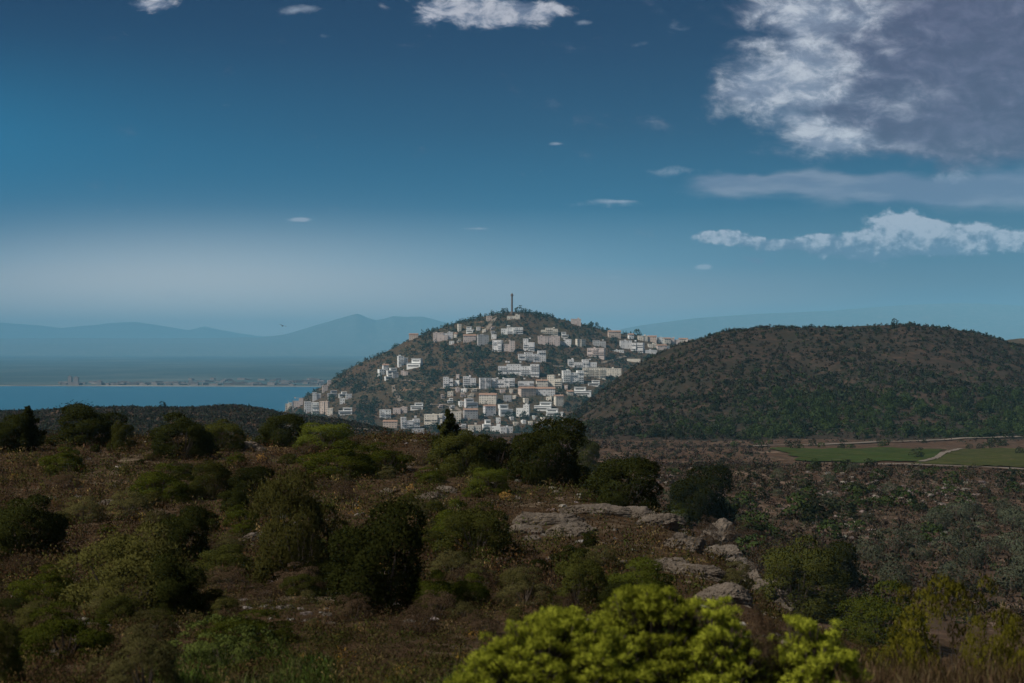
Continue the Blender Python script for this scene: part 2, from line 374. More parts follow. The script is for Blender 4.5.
LM = {
 'dark':   leaf_mat('dark_leaf', (0.0181,0.0232,0.0060), (0.0361,0.0395,0.0102)),
 'olive':  leaf_mat('grey_green_leaf', (0.0491,0.0492,0.0128), (0.0841,0.0788,0.0232)),
 'bright': leaf_mat('fresh_green_leaf', (0.0339,0.0462,0.0056), (0.0715,0.0782,0.0121)),
 'mid':    leaf_mat('mid_green_leaf', (0.0355,0.0412,0.0085), (0.0646,0.0655,0.0162)),
 'yellow': leaf_mat('yellow_green_leaf', (0.060,0.078,0.011), (0.105,0.118,0.019)),
 'grey':   leaf_mat('grey_leaf', (0.0615,0.0578,0.0213), (0.1089,0.0980,0.0383)),
 'conifer':leaf_mat('needle_leaf', (0.0257,0.0319,0.0090), (0.0505,0.0530,0.0142)),
 'brown':  leaf_mat('dry_brown_leaf', (0.0525,0.0342,0.0220), (0.0938,0.0646,0.0396), 0.15),
 'broom':  leaf_mat('yellow_broom_leaf', (0.080,0.076,0.009), (0.150,0.135,0.016)),
 'straw':  leaf_mat('orange_straw_leaf', (0.30,0.16,0.04), (0.42,0.26,0.08), 0.15),
 'herb':   leaf_mat('herb_leaf', (0.0607,0.0829,0.0214), (0.1215,0.1463,0.0356)),
}
PAR = {  # leaves, lobes, flat, z0, spread, lobe radius, half length, half width, up, trunk
 'dark':   (15000, 16, 0.8, 0.22, 0.34, (0.15,0.26), 0.020, 0.010, 0.1),
 'olive':  (13000, 22, 1.0, 0.25, 0.32, (0.10,0.20), 0.026, 0.006, 0.5),
 'bright': (14000, 20, 0.8, 0.18, 0.36, (0.12,0.22), 0.019, 0.008, 0.4),
 'mid':    (14000, 18, 0.85, 0.2, 0.34, (0.13,0.24), 0.020, 0.008, 0.3),
 'yellow': (14000, 18, 0.8, 0.18, 0.35, (0.12,0.22), 0.019, 0.008, 0.4),
 'grey':   (11000, 26, 0.8, 0.15, 0.36, (0.08,0.17), 0.020, 0.006, 0.6),
 'brown':  (7000, 26, 0.9, 0.2, 0.34, (0.08,0.18), 0.022, 0.005, 0.5),
 'broom':  (9000, 24, 1.7, 0.30, 0.38, (0.05,0.10), 0.016, 0.004, 1.4),
 'straw':  (500, 9, 1.2, 0.3, 0.25, (0.08,0.16), 0.06, 0.014, 1.2),
 'herb':   (5000, 30, 1.2, 0.2, 0.38, (0.05,0.12), 0.026, 0.008, 1.2),
}
def stems_mesh(rng, r=0.022, n=7, top=0.7):
    mb = MB()
    for i in range(n):
        a = rng.uniform(0, 6.28); q = rng.uniform(0.1, 0.36); h = top*rng.uniform(0.6, 1.0)
        x, y = q*math.cos(a), q*math.sin(a)
        mb.tube([(x*0.08, y*0.08, -0.08), (x*0.35, y*0.35, h*0.3), (x*0.75, y*0.75, h*0.65), (x, y, h)], [r, r*0.8, r*0.5, r*0.2], 6)
    return mb.mesh('trunk', BARK)
CR = {}
for kind, (n, lb, fl, z0, sp, rl, L, W, up) in PAR.items():
    if kind not in ('straw', 'broom'): n, L, W = int(n*1.8), L*0.62, W*0.85
    for v in range(3 if kind in ('dark','mid','bright','olive','grey','brown') else 2):
        rng = np.random.default_rng(hash_ := sum(map(ord, kind))*7+v)
        P, d = crown_pts(n, rng, lb, fl, z0, sp, rl)
        P = norm_box(P)
        # sprays that break the outline
        k = n//6; j = rng.choice(n, k); P[j] = P[j]+d[j]*(rng.uniform(0, 1, (k, 1))**2*0.13)
        V, Fq, Nv = leaves(P, L*rng.uniform(0.7, 1.5, n), W*rng.uniform(0.7, 1.5, n), up, rng, d, 0.35)
        CR[kind, v] = (mesh_np('crown', V, Fq, LM[kind], nrm=Nv), stems_mesh(rng, 0.006 if kind in ('herb', 'broom') else 0.022))
def conifer(seed, n=11000):
    rng = np.random.default_rng(seed); P = []; D = []
    for i in range(34):
        t = i/34; z = 0.12+0.86*t; R = (0.46*(1-t)**0.8+0.03)*rng.uniform(0.35, 1.25); a = rng.uniform(0, 6.28)
        k = int(n*(1-t*0.8)/22); s = rng.uniform(0.1, 1, k)
        dirn = np.array([math.cos(a), math.sin(a), 0.28]); q = dirn*R*s[:, None]+rng.normal(size=(k, 3))*0.032*(0.4+1-t)
        q[:, 2] += z; P.append(q); D.append(np.tile(dirn, (k, 1)))
    P = np.concatenate(P); D = np.concatenate(D); P[:, 2] = np.abs(P[:, 2])
    V, Fq, Nv = leaves(P, 0.030, 0.013, 0.3, rng, D, 0.8)
    mb = MB(); mb.tube([(0,0,-0.05),(0.01,0,0.5),(0,0,0.97)], [0.03,0.02,0.005], 7)
    return mesh_np('crown', V, Fq, LM['conifer'], nrm=Nv), mb.mesh('trunk', BARK)
CR['conifer', 0] = conifer(5); CR['conifer', 1] = conifer(6)

def root_empty(name, loc, rz=0.0):
    e = bpy.data.objects.new(name, None); COL.objects.link(e); e.location = loc; e.rotation_euler.z = rz
    e.empty_display_size = 0.2
    return e
def shrub(px, yb, w, h, kind, name, label, group=None, v=None, d=None, cat='shrub', sink=0.06):
    if not d:
        d = hit(px, yb, 6.0, 97.0 if px < 530 else 3200.0)
        if d is None:       # stands on the crest
            d = 86.0; h += 0.45*max(0.0, HY-float(land(px, d))*F/d-yb)
    z = float(land(px, d)); W = w/F*d; H = h/F*d
    nv = len([1 for q in CR if q[0] == kind]); v = random.randrange(nv) if v is None else v
    e = root_empty(name, ((px-HX)/F*d, d, z+EYE-sink*H), random.uniform(-0.5, 0.5)+random.choice((0, math.pi)))
    cm, tm = CR[kind, v]
    c = link('crown', cm, e); t = link('trunk', tm, e)
    for o in (c, t): o.scale = (W, W*0.9, H*(1+sink))
    tag(e, label, cat, group)
    return e
SH = [  # px, base y, width, height, kind, name, label
 (10,440,46,30,'dark','lentisk_shrub','rounded dark shrub on the crest at the far left edge under the sea'),
 (29,426,38,34,'conifer','juniper_tree','spiky dark juniper rising against the sea at the left end of the crest'),
 (88,446,70,40,'dark','lentisk_shrub','widest dark shrub on the left crest just below the sea'),
 (122,424,26,17,'mid','lentisk_shrub','small green shrub peeping over the crest right of the widest dark shrub'),
 (184,457,62,42,'dark','lentisk_shrub','black green shrub with ragged top below the left crest'),
 (208,446,20,15,'yellow','broom_shrub','small yellowish shrub leaning on the right of the ragged black green shrub'),
 (220,434,48,21,'mid','lentisk_shrub','low wide green shrub on the crest above the pale boulder'),
 (62,473,42,25,'bright','broom_shrub','small bright green dome below the widest dark crest shrub'),
 (162,501,60,36,'bright','broom_shrub','yellow green dome shrub alone in the brown heath below the ragged shrub'),
 (214,497,46,34,'mid','broom_shrub','dull green shrub joined to the right of the yellow green dome'),
 (250,498,44,30,'dark','broom_shrub','dark low shrub at the right end of the row below the pale boulder'),
 (22,556,80,58,'dark','lentisk_shrub','big black green shrub at the left edge halfway down the slope'),
 (84,521,46,24,'grey','rockrose_shrub','low grey shrub in the heath right of the big left edge shrub'),
 (130,518,46,26,'grey','rockrose_shrub','grey green flattish shrub above the large pale topped olive'),
 (186,566,56,58,'dark','lentisk_shrub','dark upright shrub just behind the large pale topped olive'),
 (132,616,128,86,'olive','wild_olive','large wild olive with pale grey green tops on the left slope'),
 (172,618,62,60,'dark','lentisk_shrub','dark shrub mass filling the right side of the large wild olive'),
 (45,606,62,40,'bright','broom_shrub','dark green mound left of the large wild olive'),
 (66,662,92,56,'bright','broom_shrub','dense green mound near the bottom left corner'),
 (-4,690,50,66,'mid','broom_shrub','green shrub cut by the bottom left corner of the view'),
 (146,700,100,70,'grey','rockrose_shrub','grey green bristly shrub at the bottom beside the dense green mound'),
 (226,577,56,32,'mid','lentisk_shrub','small dull shrub between the large wild olive and the tall feathery one'),
 (225,668,110,48,'herb','herb_clump','fresh green feathery clump at the bottom left of centre'),
 (245,640,90,28,'bright','broom_shrub','low dark green shrub behind the fresh green feathery clump'),
 (303,588,92,112,'olive','wild_olive','tall feathery grey green olive standing above the dark round shrub'),
 (382,612,100,106,'dark','lentisk_shrub','biggest black round shrub at the middle of the near slope'),
 (282,446,46,30,'dark','lentisk_shrub','dark crest shrub right of the pale boulder'),
 (325,449,54,25,'yellow','broom_shrub','yellow green flat topped shrub on the crest below the pale road'),
 (338,477,72,35,'bright','broom_shrub','wide green shrub right beneath the yellow green crest shrub'),
 (384,473,52,29,'bright','broom_shrub','smaller green shrub on the right of the wide green one under the crest'),
 (448,471,46,62,'conifer','juniper_tree','pointed dark juniper rising in front of the white town'),
 (464,474,62,42,'mid','pine_shrub','spreading dark pine shrub around the foot of the pointed juniper'),
 (494,472,50,36,'dark','pine_shrub','dark pine shrub between the pointed juniper and the tall round tree'),
 (430,483,30,15,'bright','broom_shrub','little green tuft at the left foot of the spreading pine'),
 (490,493,40,24,'yellow','broom_shrub','yellow olive shrub in front of the dark pine shrub'),
 (548,483,78,62,'dark','holm_oak','tall round dark tree in front of the lower town houses'),
 (587,476,34,38,'mid','lentisk_shrub','narrow shrub on the right flank of the tall round tree'),
 (622,510,72,50,'dark','holm_oak','broad dark tree behind the rock outcrop'),
 (700,524,66,56,'dark','holm_oak','loose crowned dark green tree behind the round boulder'),
 (684,524,30,20,'bright','broom_shrub','small green shrub at the left foot of the loose crowned tree'),
 (714,524,26,17,'brown','dry_shrub','rusty dry shrub directly behind the round boulder'),
 (476,556,78,50,'mid','lentisk_shrub','slanting green shrub left of the rock outcrop'),
 (452,545,40,44,'bright','lentisk_shrub','upright green top at the left of the slanting shrub'),
 (430,614,48,42,'bright','broom_shrub','green domed shrub at the right foot of the biggest black shrub'),
 (466,608,48,34,'bright','broom_shrub','green shrub with orange dead tips near the biggest black shrub'),
 (524,606,54,38,'grey','rockrose_shrub','greyish round shrub left of the dark shrub above the bright spurge'),
 (578,608,54,52,'mid','lentisk_shrub','dark shrub directly above the bright yellow spurge'),
 (642,606,64,46,'yellow','broom_shrub','bright green low shrub just under the lower rock slab'),
 (590,547,17,13,'dark','lentisk_shrub','tiny dark shrub in the middle of the rock outcrop'),
 (736,588,34,26,'grey','rockrose_shrub','grey shrub growing between the lower boulders of the rock spine'),
 (798,612,92,70,'mid','lentisk_shrub','large dull green shrub right of the rock spine'),
 (834,585,56,42,'dark','lentisk_shrub','dark shrub behind the large dull green one right of the rock spine'),
 (772,590,48,50,'brown','dry_shrub','red brown dry shrub left of the large dull green one'),
 (708,549,24,32,'brown','dry_shrub','rusty dry shrub between two rocks left of the round boulder'),
 (744,548,40,26,'brown','dry_shrub','faded brown shrub on the slope right of the round boulder'),
 (880,648,86,64,'bright','lentisk_shrub','glossy green domed shrub at lower right behind the yellow broom'),
]
for s in SH:
    cat = 'tree' if s[5] in ('juniper_tree','wild_olive','holm_oak') else 'shrub'
    shrub(s[0], s[1], s[2], s[3], s[4], s[5], s[6], None, cat=cat)
_st = random.getstate(); random.seed(31); k_ = 0
for i in range(2000):
    if k_ >= 170: break
    p = random.uniform(-40, 760); d_ = math.exp(random.uniform(math.log(17), math.log(98))); y_ = HY-float(land(p, d_))*F/d_
    hh_ = hit(p, y_-0.5, 6.0)
    if hh_ is None or abs(hh_-d_) > 0.08*d_ or (500 < p < 700 and 503 < y_ < 555) or (p > 640 and 545 < y_) or y_ > 640: continue
    kd = random.choice(('mid','bright','grey','grey','brown','brown','brown','dark','dark','olive')); w_ = random.uniform(0.5, 1.3)*(1 if d_ > 30 else 0.7)
    shrub(p, y_, w_*F/d_, w_*random.uniform(0.45, 0.7)*F/d_, kd, 'heath_shrub', 'small shrub scattered through the brown heath between the larger bushes', 'small shrubs in the heath', d=d_); k_ += 1
random.setstate(_st)
# yellow broom at the lower right, orange straw tufts
for (px, d, w, h, lab) in ((945,17.5,135,120,'tall wispy yellow broom at the lower right'),(1018,16.0,80,96,'yellow broom cut by the right edge of the view'),(900,19.0,50,50,'small yellow broom in front of the glossy green shrub')):
    shrub(px, 0, w, h, 'broom', 'broom_shrub', lab, 'yellow broom shrubs', d=d)
for (px, yb, w, h, lab) in ((411,492,8,8,'single orange dry tuft left of the pale slab'),(507,501,15,10,'orange dry tuft left of the rock outcrop'),(313,462,9,8,'orange dry tuft at the left of the wide green crest shrub'),(462,552,12,13,'pale orange dry stalks beside the slanting green shrub'),(490,560,14,12,'larger clump of orange dry stalks right of the pale ones'),(262,462,10,8,'dry straw tuft below the pale boulder')):
    shrub(px, yb, w, h, 'straw', 'dry_tuft', lab, 'orange dry tufts', cat='dry plant')

# bright yellow-green spurge in the front: tufted heads on stems
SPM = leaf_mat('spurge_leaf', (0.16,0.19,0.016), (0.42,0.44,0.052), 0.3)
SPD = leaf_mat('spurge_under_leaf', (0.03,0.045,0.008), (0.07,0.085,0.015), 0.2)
def spurge(px, d, w, h, label, seed, heads=95, yt=None):
    rng = np.random.default_rng(seed); z = float(land(px, d)); W = w/F*d
    H = h if h else 1.4
    e = root_empty('spurge_shrub', ((px-HX)/F*d, d, z+EYE-0.04), 0)
    mb = MB(); C = []; O = []; S_ = []; U = []
    for i in range(heads//4):
        a = rng.uniform(0, 6.28); r = math.sqrt(rng.uniform(0.02, 1)); D_ = np.array([math.cos(a), math.sin(a)*0.8, 0.0])
        t = (1-0.5*r**2)*(0.5+0.5*rng.uniform(0, 1)**0.6); tip = np.array([r*W*0.5*math.cos(a), r*0.6*math.sin(a), H*t])
        lat = np.array([-D_[1], D_[0], 0.0]); base = np.array([tip[0]*0.15, tip[1]*0.15, 0.0]); kn = base+(tip-base)*np.array([0.6, 0.6, 0.72])
        mb.tube([tuple(base), tuple(base+(kn-base)*np.array([0.7, 0.7, 0.6])), tuple(kn), tuple(tip)], [0.016, 0.012, 0.009, 0.005], 5)
        ln = rng.uniform(0.18, 0.42)
        for q in range(rng.integers(7, 12)):       # heads along a flat spray
            sv = rng.uniform(0, 1); k = tip-D_*ln*sv+lat*rng.normal()*0.12+np.array([0, 0, rng.normal()*0.018-sv*0.03])
            mb.tube([tuple(kn), tuple(k)], [0.006, 0.004], 4); R = rng.uniform(0.028, 0.062); n = 80
            dv = rng.normal(size=(n, 3)); dv[:, 2] += 0.5; dv /= np.linalg.norm(dv, axis=1)[:, None]
            C.append(k+dv*R*rng.uniform(0.4, 1.15, (n, 1))*np.array([1.15, 1.15, 0.8])); O.append(dv)
        n = 120; sv = rng.uniform(0.3, 0.95, n)[:, None]; U.append(base+(tip-base)*sv+rng.normal(size=(n, 3))*np.array([0.09, 0.09, 0.05]))
    C = np.concatenate(C); O = np.concatenate(O)
    V, Fq, Nv = leaves(C, 0.023*rng.uniform(0.6, 1.4, len(C)), 0.0045, 0.3, rng, O, 0.8, 0.5)
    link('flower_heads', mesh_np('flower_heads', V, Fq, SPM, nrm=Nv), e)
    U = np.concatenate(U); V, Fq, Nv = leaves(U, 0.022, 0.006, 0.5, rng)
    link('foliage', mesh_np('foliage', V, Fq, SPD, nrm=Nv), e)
    link('stem', mb.mesh('stem', BARK), e)
    return tag(e, label, 'shrub', 'yellow green spurge in front')
spurge(556, 11.6, 220, 1.22, 'widest yellow green spurge at the bottom centre', 1, 560)
spurge(646, 12.4, 190, 1.52, 'tallest yellow green spurge right of the widest one', 2, 520)
spurge(715, 12.2, 100, 1.32, 'round yellow green spurge left of the dead red brown shrub', 3, 230)
spurge(806, 12.4, 128, 1.16, 'yellow green spurge right of the dead red brown shrub', 4, 290)
shrub(757, 0, 46, 145, 'brown', 'dry_shrub', 'dead red brown shrub between two yellow green spurges', d=12.2)

# ---------------------------------------------------------------- ground cover (nobody could count it)
M_COVER = attr_mat('low_plant', 0.2)
def cover(name, px, d, size, hgt, k, L, W, cols, up, seed, label=None, zoff=0.0, flat=False):
    """low plants, k leaves each, all in one mesh"""
    rng = np.random.default_rng(seed); n = len(px); z = land(px, d)
    B = world(px, d, z+zoff)
    dv = rng.normal(size=(n, k, 3)); dv[..., 2] = np.abs(dv[..., 2]); dv /= np.linalg.norm(dv, axis=-1)[..., None]
    rr = rng.uniform(0.35, 1.0, (n, k, 1))
    C = B[:, None, :]+dv*rr*np.stack([size*0.5, size*0.5, hgt], -1)[:, None, :]
    C = C.reshape(-1, 3); Ls = np.repeat(L*size, k)*rng.uniform(0.6, 1.4, n*k); Ws = np.repeat(W*size, k)*rng.uniform(0.6, 1.4, n*k)
    V, Fq, Nv = leaves(C, Ls, Ws, up, rng, dv.reshape(-1, 3), 0.5)
    T = np.repeat(cols, 4*k, 0)
    o = link(name, mesh_np(name, V, Fq, M_COVER, tint=T, nrm=Nv)); tag(o, label, kind='stuff'); return o
def pick(n, pal, wts, rng, patch=None):
    i = rng.choice(len(pal), n, p=np.array(wts)/sum(wts)); c = np.array(pal)[i]
    return c*rng.uniform(0.7, 1.3, (n, 1))*rng.uniform(0.92, 1.08, (n, 3))
rng = np.random.default_rng(101)
pal = [(0.0518,0.0331,0.0190),(0.0726,0.0451,0.0243),(0.0830,0.0429,0.0198),(0.0518,0.0451,0.0144),(0.1556,0.1094,0.0470),(0.0518,0.0587,0.0137),(0.2075,0.1271,0.0228)]
def heath(n, d0, d1, s0, s1, k, L, W, seed, label):
    px = rng.uniform(-230, 1260, n); d = np.exp(rng.uniform(math.log(d0), math.log(d1), n))
    size = rng.uniform(s0, s1, n)*(0.7+d/90); hgt = size*rng.uniform(0.35, 0.75, n)
    x = (px-HX)/F*d; g = fbm(x/7, d/7, 77); g2 = fbm(x/2.2, d/2.2, 78)
    cols = pick(n, pal, [32,22,7,17,9,14,0.5], rng); gr = g > 0.06
    cols[gr] = pick(int(gr.sum()), pal, [8,8,3,30,12,38,1], rng); cols *= (1+0.9*g2)[:, None]
    gy = HY-land(px, d)*F/d; bare = ((px > 505) & (px < 705) & (gy > 504) & (gy < 552)) | ((px > 640) & (px < 815) & (gy > 540) & (gy < 618) & (px > 640+(gy-540)*0.7)) | ((px > 225) & (px < 275) & (gy > 438) & (gy < 456))
    keep = (g2 > -0.2) & ~(bare & (rng.uniform(0, 1, n) < 0.72)); px, d, size, hgt, cols = px[keep], d[keep], size[keep], hgt[keep], cols[keep]
    cover('heath', px, d, size, hgt, k, L, W, cols, 0.5, seed, label)
heath(9500, 9.5, 34, 0.25, 0.6, 80, 0.042, 0.015, 102, 'brown dry heath covering the nearest part of the slope')
heath(15000, 34, 112, 0.45, 0.85, 44, 0.050, 0.022, 105, 'brown dry heath covering the slope up to the crest')
# fresh grass and herbs at the bottom left of centre
n = 5200; px = rng.uniform(150, 500, n); d = rng.uniform(11.5, 21, n); k = (fbm(px/60, d/2.5, 8) > -0.05+np.clip((d-17)/14, 0, 1)); px, d = px[k], d[k]; n = len(px)
cover('grass', px, d, rng.uniform(0.12, 0.34, n), rng.uniform(0.08, 0.30, n), 26, 0.20, 0.016, pick(n, [(0.0562,0.0858,0.0165),(0.0396,0.0644,0.0138),(0.0924,0.1073,0.0330),(0.1122,0.1001,0.0495)], [5,4,2,1.5], rng), 1.6, 103, 'green grass and herbs at the bottom of the near slope')
# dry grass at the lower right
n = 9000; px = rng.uniform(815, 1200, n); d = rng.uniform(9.5, 17, n)
cover('dry_grass', px, d, rng.uniform(0.15, 0.4, n), rng.uniform(0.25, 0.75, n), 26, 0.22, 0.011, pick(n, [(0.0967,0.0632,0.0341),(0.1370,0.0967,0.0527),(0.0685,0.0409,0.0248),(0.0806,0.0707,0.0248)], [5,3,4,1.5], rng), 1.5, 104, 'dry brown grass at the lower right')

# ---------------------------------------------------------------- rocks
def rock_mat(name):
    m, nt, b = newmat(name); b.inputs['Specular IOR Level'].default_value = 0.0; tc = nt.nodes.new('ShaderNodeNewGeometry'); p = S(nt, tc.outputs['Position'])
    n1 = noise(nt, p, 1.2, 6, 0.65); n2 = noise(nt, p, 7.0, 5, 0.7); n3 = noise(nt, p, 28, 3, 0.6)
    c = mix(nt, n1.smooth(0.35, 0.65), (0.23,0.19,0.152), (0.15,0.122,0.098)); c = mix(nt, n2.smooth(0.52, 0.66), c, (0.06,0.05,0.042))
    c = mix(nt, n3.smooth(0.62, 0.72)*0.7, c, (0.17,0.14,0.09)); nt.links.new(c.s, b.inputs['Base Color'])
    bp = nt.nodes.new('ShaderNodeBump'); bp.inputs['Distance'].default_value = 0.16; bp.inputs['Strength'].default_value = 1.0
    h = n2*0.7+n3*0.3; nt.links.new(h.s, bp.inputs['Height']); nt.links.new(bp.outputs[0], b.inputs['Normal'])
    return m
M_ROCK = rock_mat('schist_rock')
def rock_mesh(seed, sub=76):
    rng = np.random.default_rng(seed); th = np.linspace(0, 2*math.pi, sub*2, endpoint=False); ph = np.linspace(0.02, math.pi-0.02, sub)
    TH, PH = np.meshgrid(th, ph); N = np.stack([np.sin(PH)*np.cos(TH), np.sin(PH)*np.sin(TH), np.cos(PH)], -1)
    R = np.ones(N.shape[:2])
    for k in range(11):         # chisel flat faces, as split schist has
        pn = rng.normal(size=3); pn /= np.linalg.norm(pn); c = rng.uniform(0.56, 0.86)
        q = (N@pn); R = np.where(q > 0.05, np.minimum(R, c/np.maximum(q, 0.05)), R)
    R = R*(1+0.26*fbm(N[..., 0]*2.6+7+seed, N[..., 1]*2.6+N[..., 2]*4+9, seed, 5)+0.16*fbm(N[..., 0]*10+7, N[..., 1]*11+N[..., 2]*13+9, seed+5, 3)); V = (N*R[..., None])
    V[..., 2] = np.where(V[..., 2] < 0, V[..., 2]*0.6, V[..., 2])
    V[..., 2] += 0.035*np.round(4*V[..., 2]+2*fbm(V[..., 0]*2+5, V[..., 1]*2+5, seed+2))   # ledges
    nr, nc = TH.shape; I = np.arange(nr*nc).reshape(nr, nc); J = np.concatenate([I, I[:, :1]], 1)
    return mesh_np('rock', V.reshape(-1, 3)*0.5, np.stack([J[:-1,:-1], J[1:,:-1], J[1:,1:], J[:-1,1:]], -1).reshape(-1,4), M_ROCK, False)
RK = [rock_mesh(s) for s in range(8)]
def rock(px, yb, w, h, label, dep=1.0, v=None, name='boulder', tilt=0.0):
    d = hit(px, yb, 8, 97.0 if px < 530 else 3200.0) or (86.0 if px < 530 else 60.0); z = float(land(px, d)); W = w/F*d*1.2; H = h/F*d*1.1
    o = link(name, RK[random.randrange(8) if v is None else v]); o.location = ((px-HX)/F*d, d, z+EYE-0.16*H)
    o.scale = (W*1.25, W*dep*random.uniform(0.8, 1.2), H*1.7); o.rotation_euler = (random.uniform(-0.1, 0.1), tilt+random.uniform(-0.06, 0.06), random.uniform(-0.35, 0.35))
    return tag(o, label, 'rock', 'rocks on the near slope')
for r in [
 (243,447,26,9,'pale boulder with a rounded back on the left crest',1,1),(229,446,16,6,'flat pale rock touching the left side of the rounded pale boulder',1,2),(262,451,10,6,'small pale rock right of the rounded pale boulder',1,3),
 (430,498,30,8,'pale flat slab beside the single orange tuft',0.9,4),(446,492,18,7,'small rock behind the pale flat slab',1,5),(388,492,16,6,'grey stone in the heath left of the single orange tuft',1,6),
 (522,532,32,14,'grey boulder at the left end of the rock outcrop',1,0),(548,524,52,17,'long low slab at the upper left of the rock outcrop',0.7,1),(575,534,40,16,'sloping slab in the middle of the rock outcrop',0.8,2),
 (600,513,56,13,'top slab of the rock outcrop under the broad dark tree',0.6,3),(632,517,50,14,'upper right slab of the rock outcrop',0.6,4),(660,526,40,14,'slab stepping down right of the broad dark tree',0.7,5),
 (681,548,36,22,'pale rough rock left of the rusty dry shrub',0.9,6),(717,541,30,25,'round boulder standing alone at the top of the rock spine',1,7),
 (664,566,36,13,'dark topped lower slab above the bright green low shrub',0.8,0),(690,574,52,16,'wide lower slab left of the rock spine',0.7,1),
 (725,556,30,15,'rock right under the round boulder',0.9,2),(742,570,28,18,'rock of the spine below the round boulder',0.9,3),(752,583,26,17,'rock in the middle of the rock spine',0.9,4),(768,596,36,18,'broad rock low on the rock spine',0.9,5),(784,606,28,12,'last rock at the low end of the rock spine',0.9,6),(720,600,44,20,'shaded rock in front of the rock spine',0.9,7),
 (432,549,16,13,'white rock right of the biggest black shrub',1,1),(413,544,10,9,'small white stone touching the biggest black shrub',1,2),(502,563,9,8,'single grey stone right of the orange stalks',1,3),
 (250,540,22,11,'pale grey rock left of the tall feathery olive',1,4),(268,536,12,9,'small stone beside the pale grey rock left of the tall feathery olive',1,5),
 (108,503,20,5,'low grey rock in the heath above the grey shrubs',1,6),(113,488,7,4,'little tan stone below the small bright green dome',1,7),(275,566,8,5,'white pebble sized stone below the pale grey rock',1,0),
 (533,540,14,7,'small stone under the left end boulder of the outcrop',1,2),(546,575,16,12,'pale stone above the greyish round shrub',1,3),(898,655,14,12,'pale rock under the glossy green shrub',1,5),(912,648,10,10,'smaller pale rock right of the one under the glossy shrub',1,6)]:
    rock(*r)
# loose stones everywhere on the near slope and the valley side
def rubble(name, px, d, size, seed, label, cols):
    rng = np.random.default_rng(seed); n = len(px); B = world(px, d, land(px, d))
    c = np.array([(-1,-1,-.4),(1,-1,-.4),(1,1,-.4),(-1,1,-.4),(-.6,-.7,.6),(.7,-.5,.5),(.5,.7,.65),(-.7,.6,.55)])
    V = c[None]*rng.uniform(0.6, 1.3, (n, 8, 3))*(size*0.5)[:, None, None]*np.array([1,1,0.7]); a = rng.uniform(0, 6.28, n); ca, sa = np.cos(a)[:, None], np.sin(a)[:, None]
    V = np.stack([V[..., 0]*ca-V[..., 1]*sa, V[..., 0]*sa+V[..., 1]*ca, V[..., 2]], -1)+B[:, None]
    q = np.array([(4,5,6,7),(0,1,5,4),(1,2,6,5),(2,3,7,6),(3,0,4,7)]); Fq = (np.arange(n)[:, None, None]*8+q).reshape(-1, 4)
    o = link(name, mesh_np(name, V.reshape(-1, 3), Fq, M_COVER, tint=np.repeat(cols, 8, 0))); return tag(o, label, kind='stuff')
n = 1500; px = rng.uniform(-200, 800, n); d = np.exp(rng.uniform(math.log(20), math.log(100), n)); x = (px-HX)/F*d
k = (fbm(x/4, d/4, 55) > 0.06) | ((px > 500) & (px < 780) & (rng.uniform(0, 1, n) < 0.5)); px, d = px[k], d[k]; n = len(px)
rubble('gravel', px, d, rng.uniform(0.06, 0.28, n)*(0.5+d/60), 201, 'loose grey stones among the heath', pick(n, [(0.21,0.185,0.16),(0.28,0.25,0.22),(0.16,0.13,0.11)], [3,2,2], rng))

# ---------------------------------------------------------------- middle distance plants
def clump(seed, n=230, kind='mid', L=0.085, W=0.05, lobes=9, flat=0.85):
    rng = np.random.default_rng(seed); P, d = crown_pts(n, rng, lobes, flat, 0.3, 0.30, (0.14, 0.26), 0.7); P = norm_box(P)
    V, Fq, Nv = leaves(P, L*rng.uniform(0.7, 1.4, n), W*rng.uniform(0.7, 1.4, n), 0.1, rng, d, 0.2)
    return V, Fq, Nv
LM['hillgreen'] = leaf_mat('hill_oak_leaf', (0.0300,0.0457,0.0154), (0.0601,0.0848,0.0252))
LM['hilldark'] = leaf_mat('hill_dark_leaf', (0.0202,0.0269,0.0140), (0.0403,0.0462,0.0210))
LM['sage'] = leaf_mat('sage_olive_leaf', (0.0582,0.0675,0.0420), (0.0990,0.1083,0.0698))
LM['towntree'] = leaf_mat('town_pine_leaf', (0.018,0.034,0.022), (0.040,0.060,0.034))
def trunked(V, Fq, Nv, mat):
    mb = MB(); mb.tube([(0,0,-0.08),(0.02,0,0.25),(0,0.02,0.55)], [0.05,0.04,0.02], 5)
    me = mesh_np('crown', V, Fq, mat, nrm=Nv)
    return me, mb.mesh('trunk', BARK)
FAR = {k: [trunked(*clump(s*13+j, nn, k, L, W), LM[k]) for j in range(4)] for s, (k, nn, L, W) in enumerate((('hillgreen',260,0.075,0.045),('hilldark',240,0.075,0.045),('sage',900,0.045,0.016),('towntree',220,0.08,0.05)))}
def far_tree(name, px, d, w, h, kind, label, group, parts=False, cat='tree'):
    z = float(land(px, d)); loc = ((px-HX)/F*d, d, z+EYE-0.05*h); cm, tm = random.choice(FAR[kind]); rz = random.uniform(0, 6.28)
    if parts:
        e = root_empty(name, loc, rz)
        for nm, me in (('crown', cm), ('trunk', tm)):
            o = link(nm, me, e); o.scale = (w, w, h)
    else:
        e = link(name, cm); e.location = loc; e.rotation_euler.z = rz; e.scale = (w, w, h)
    return tag(e, label, cat, group)
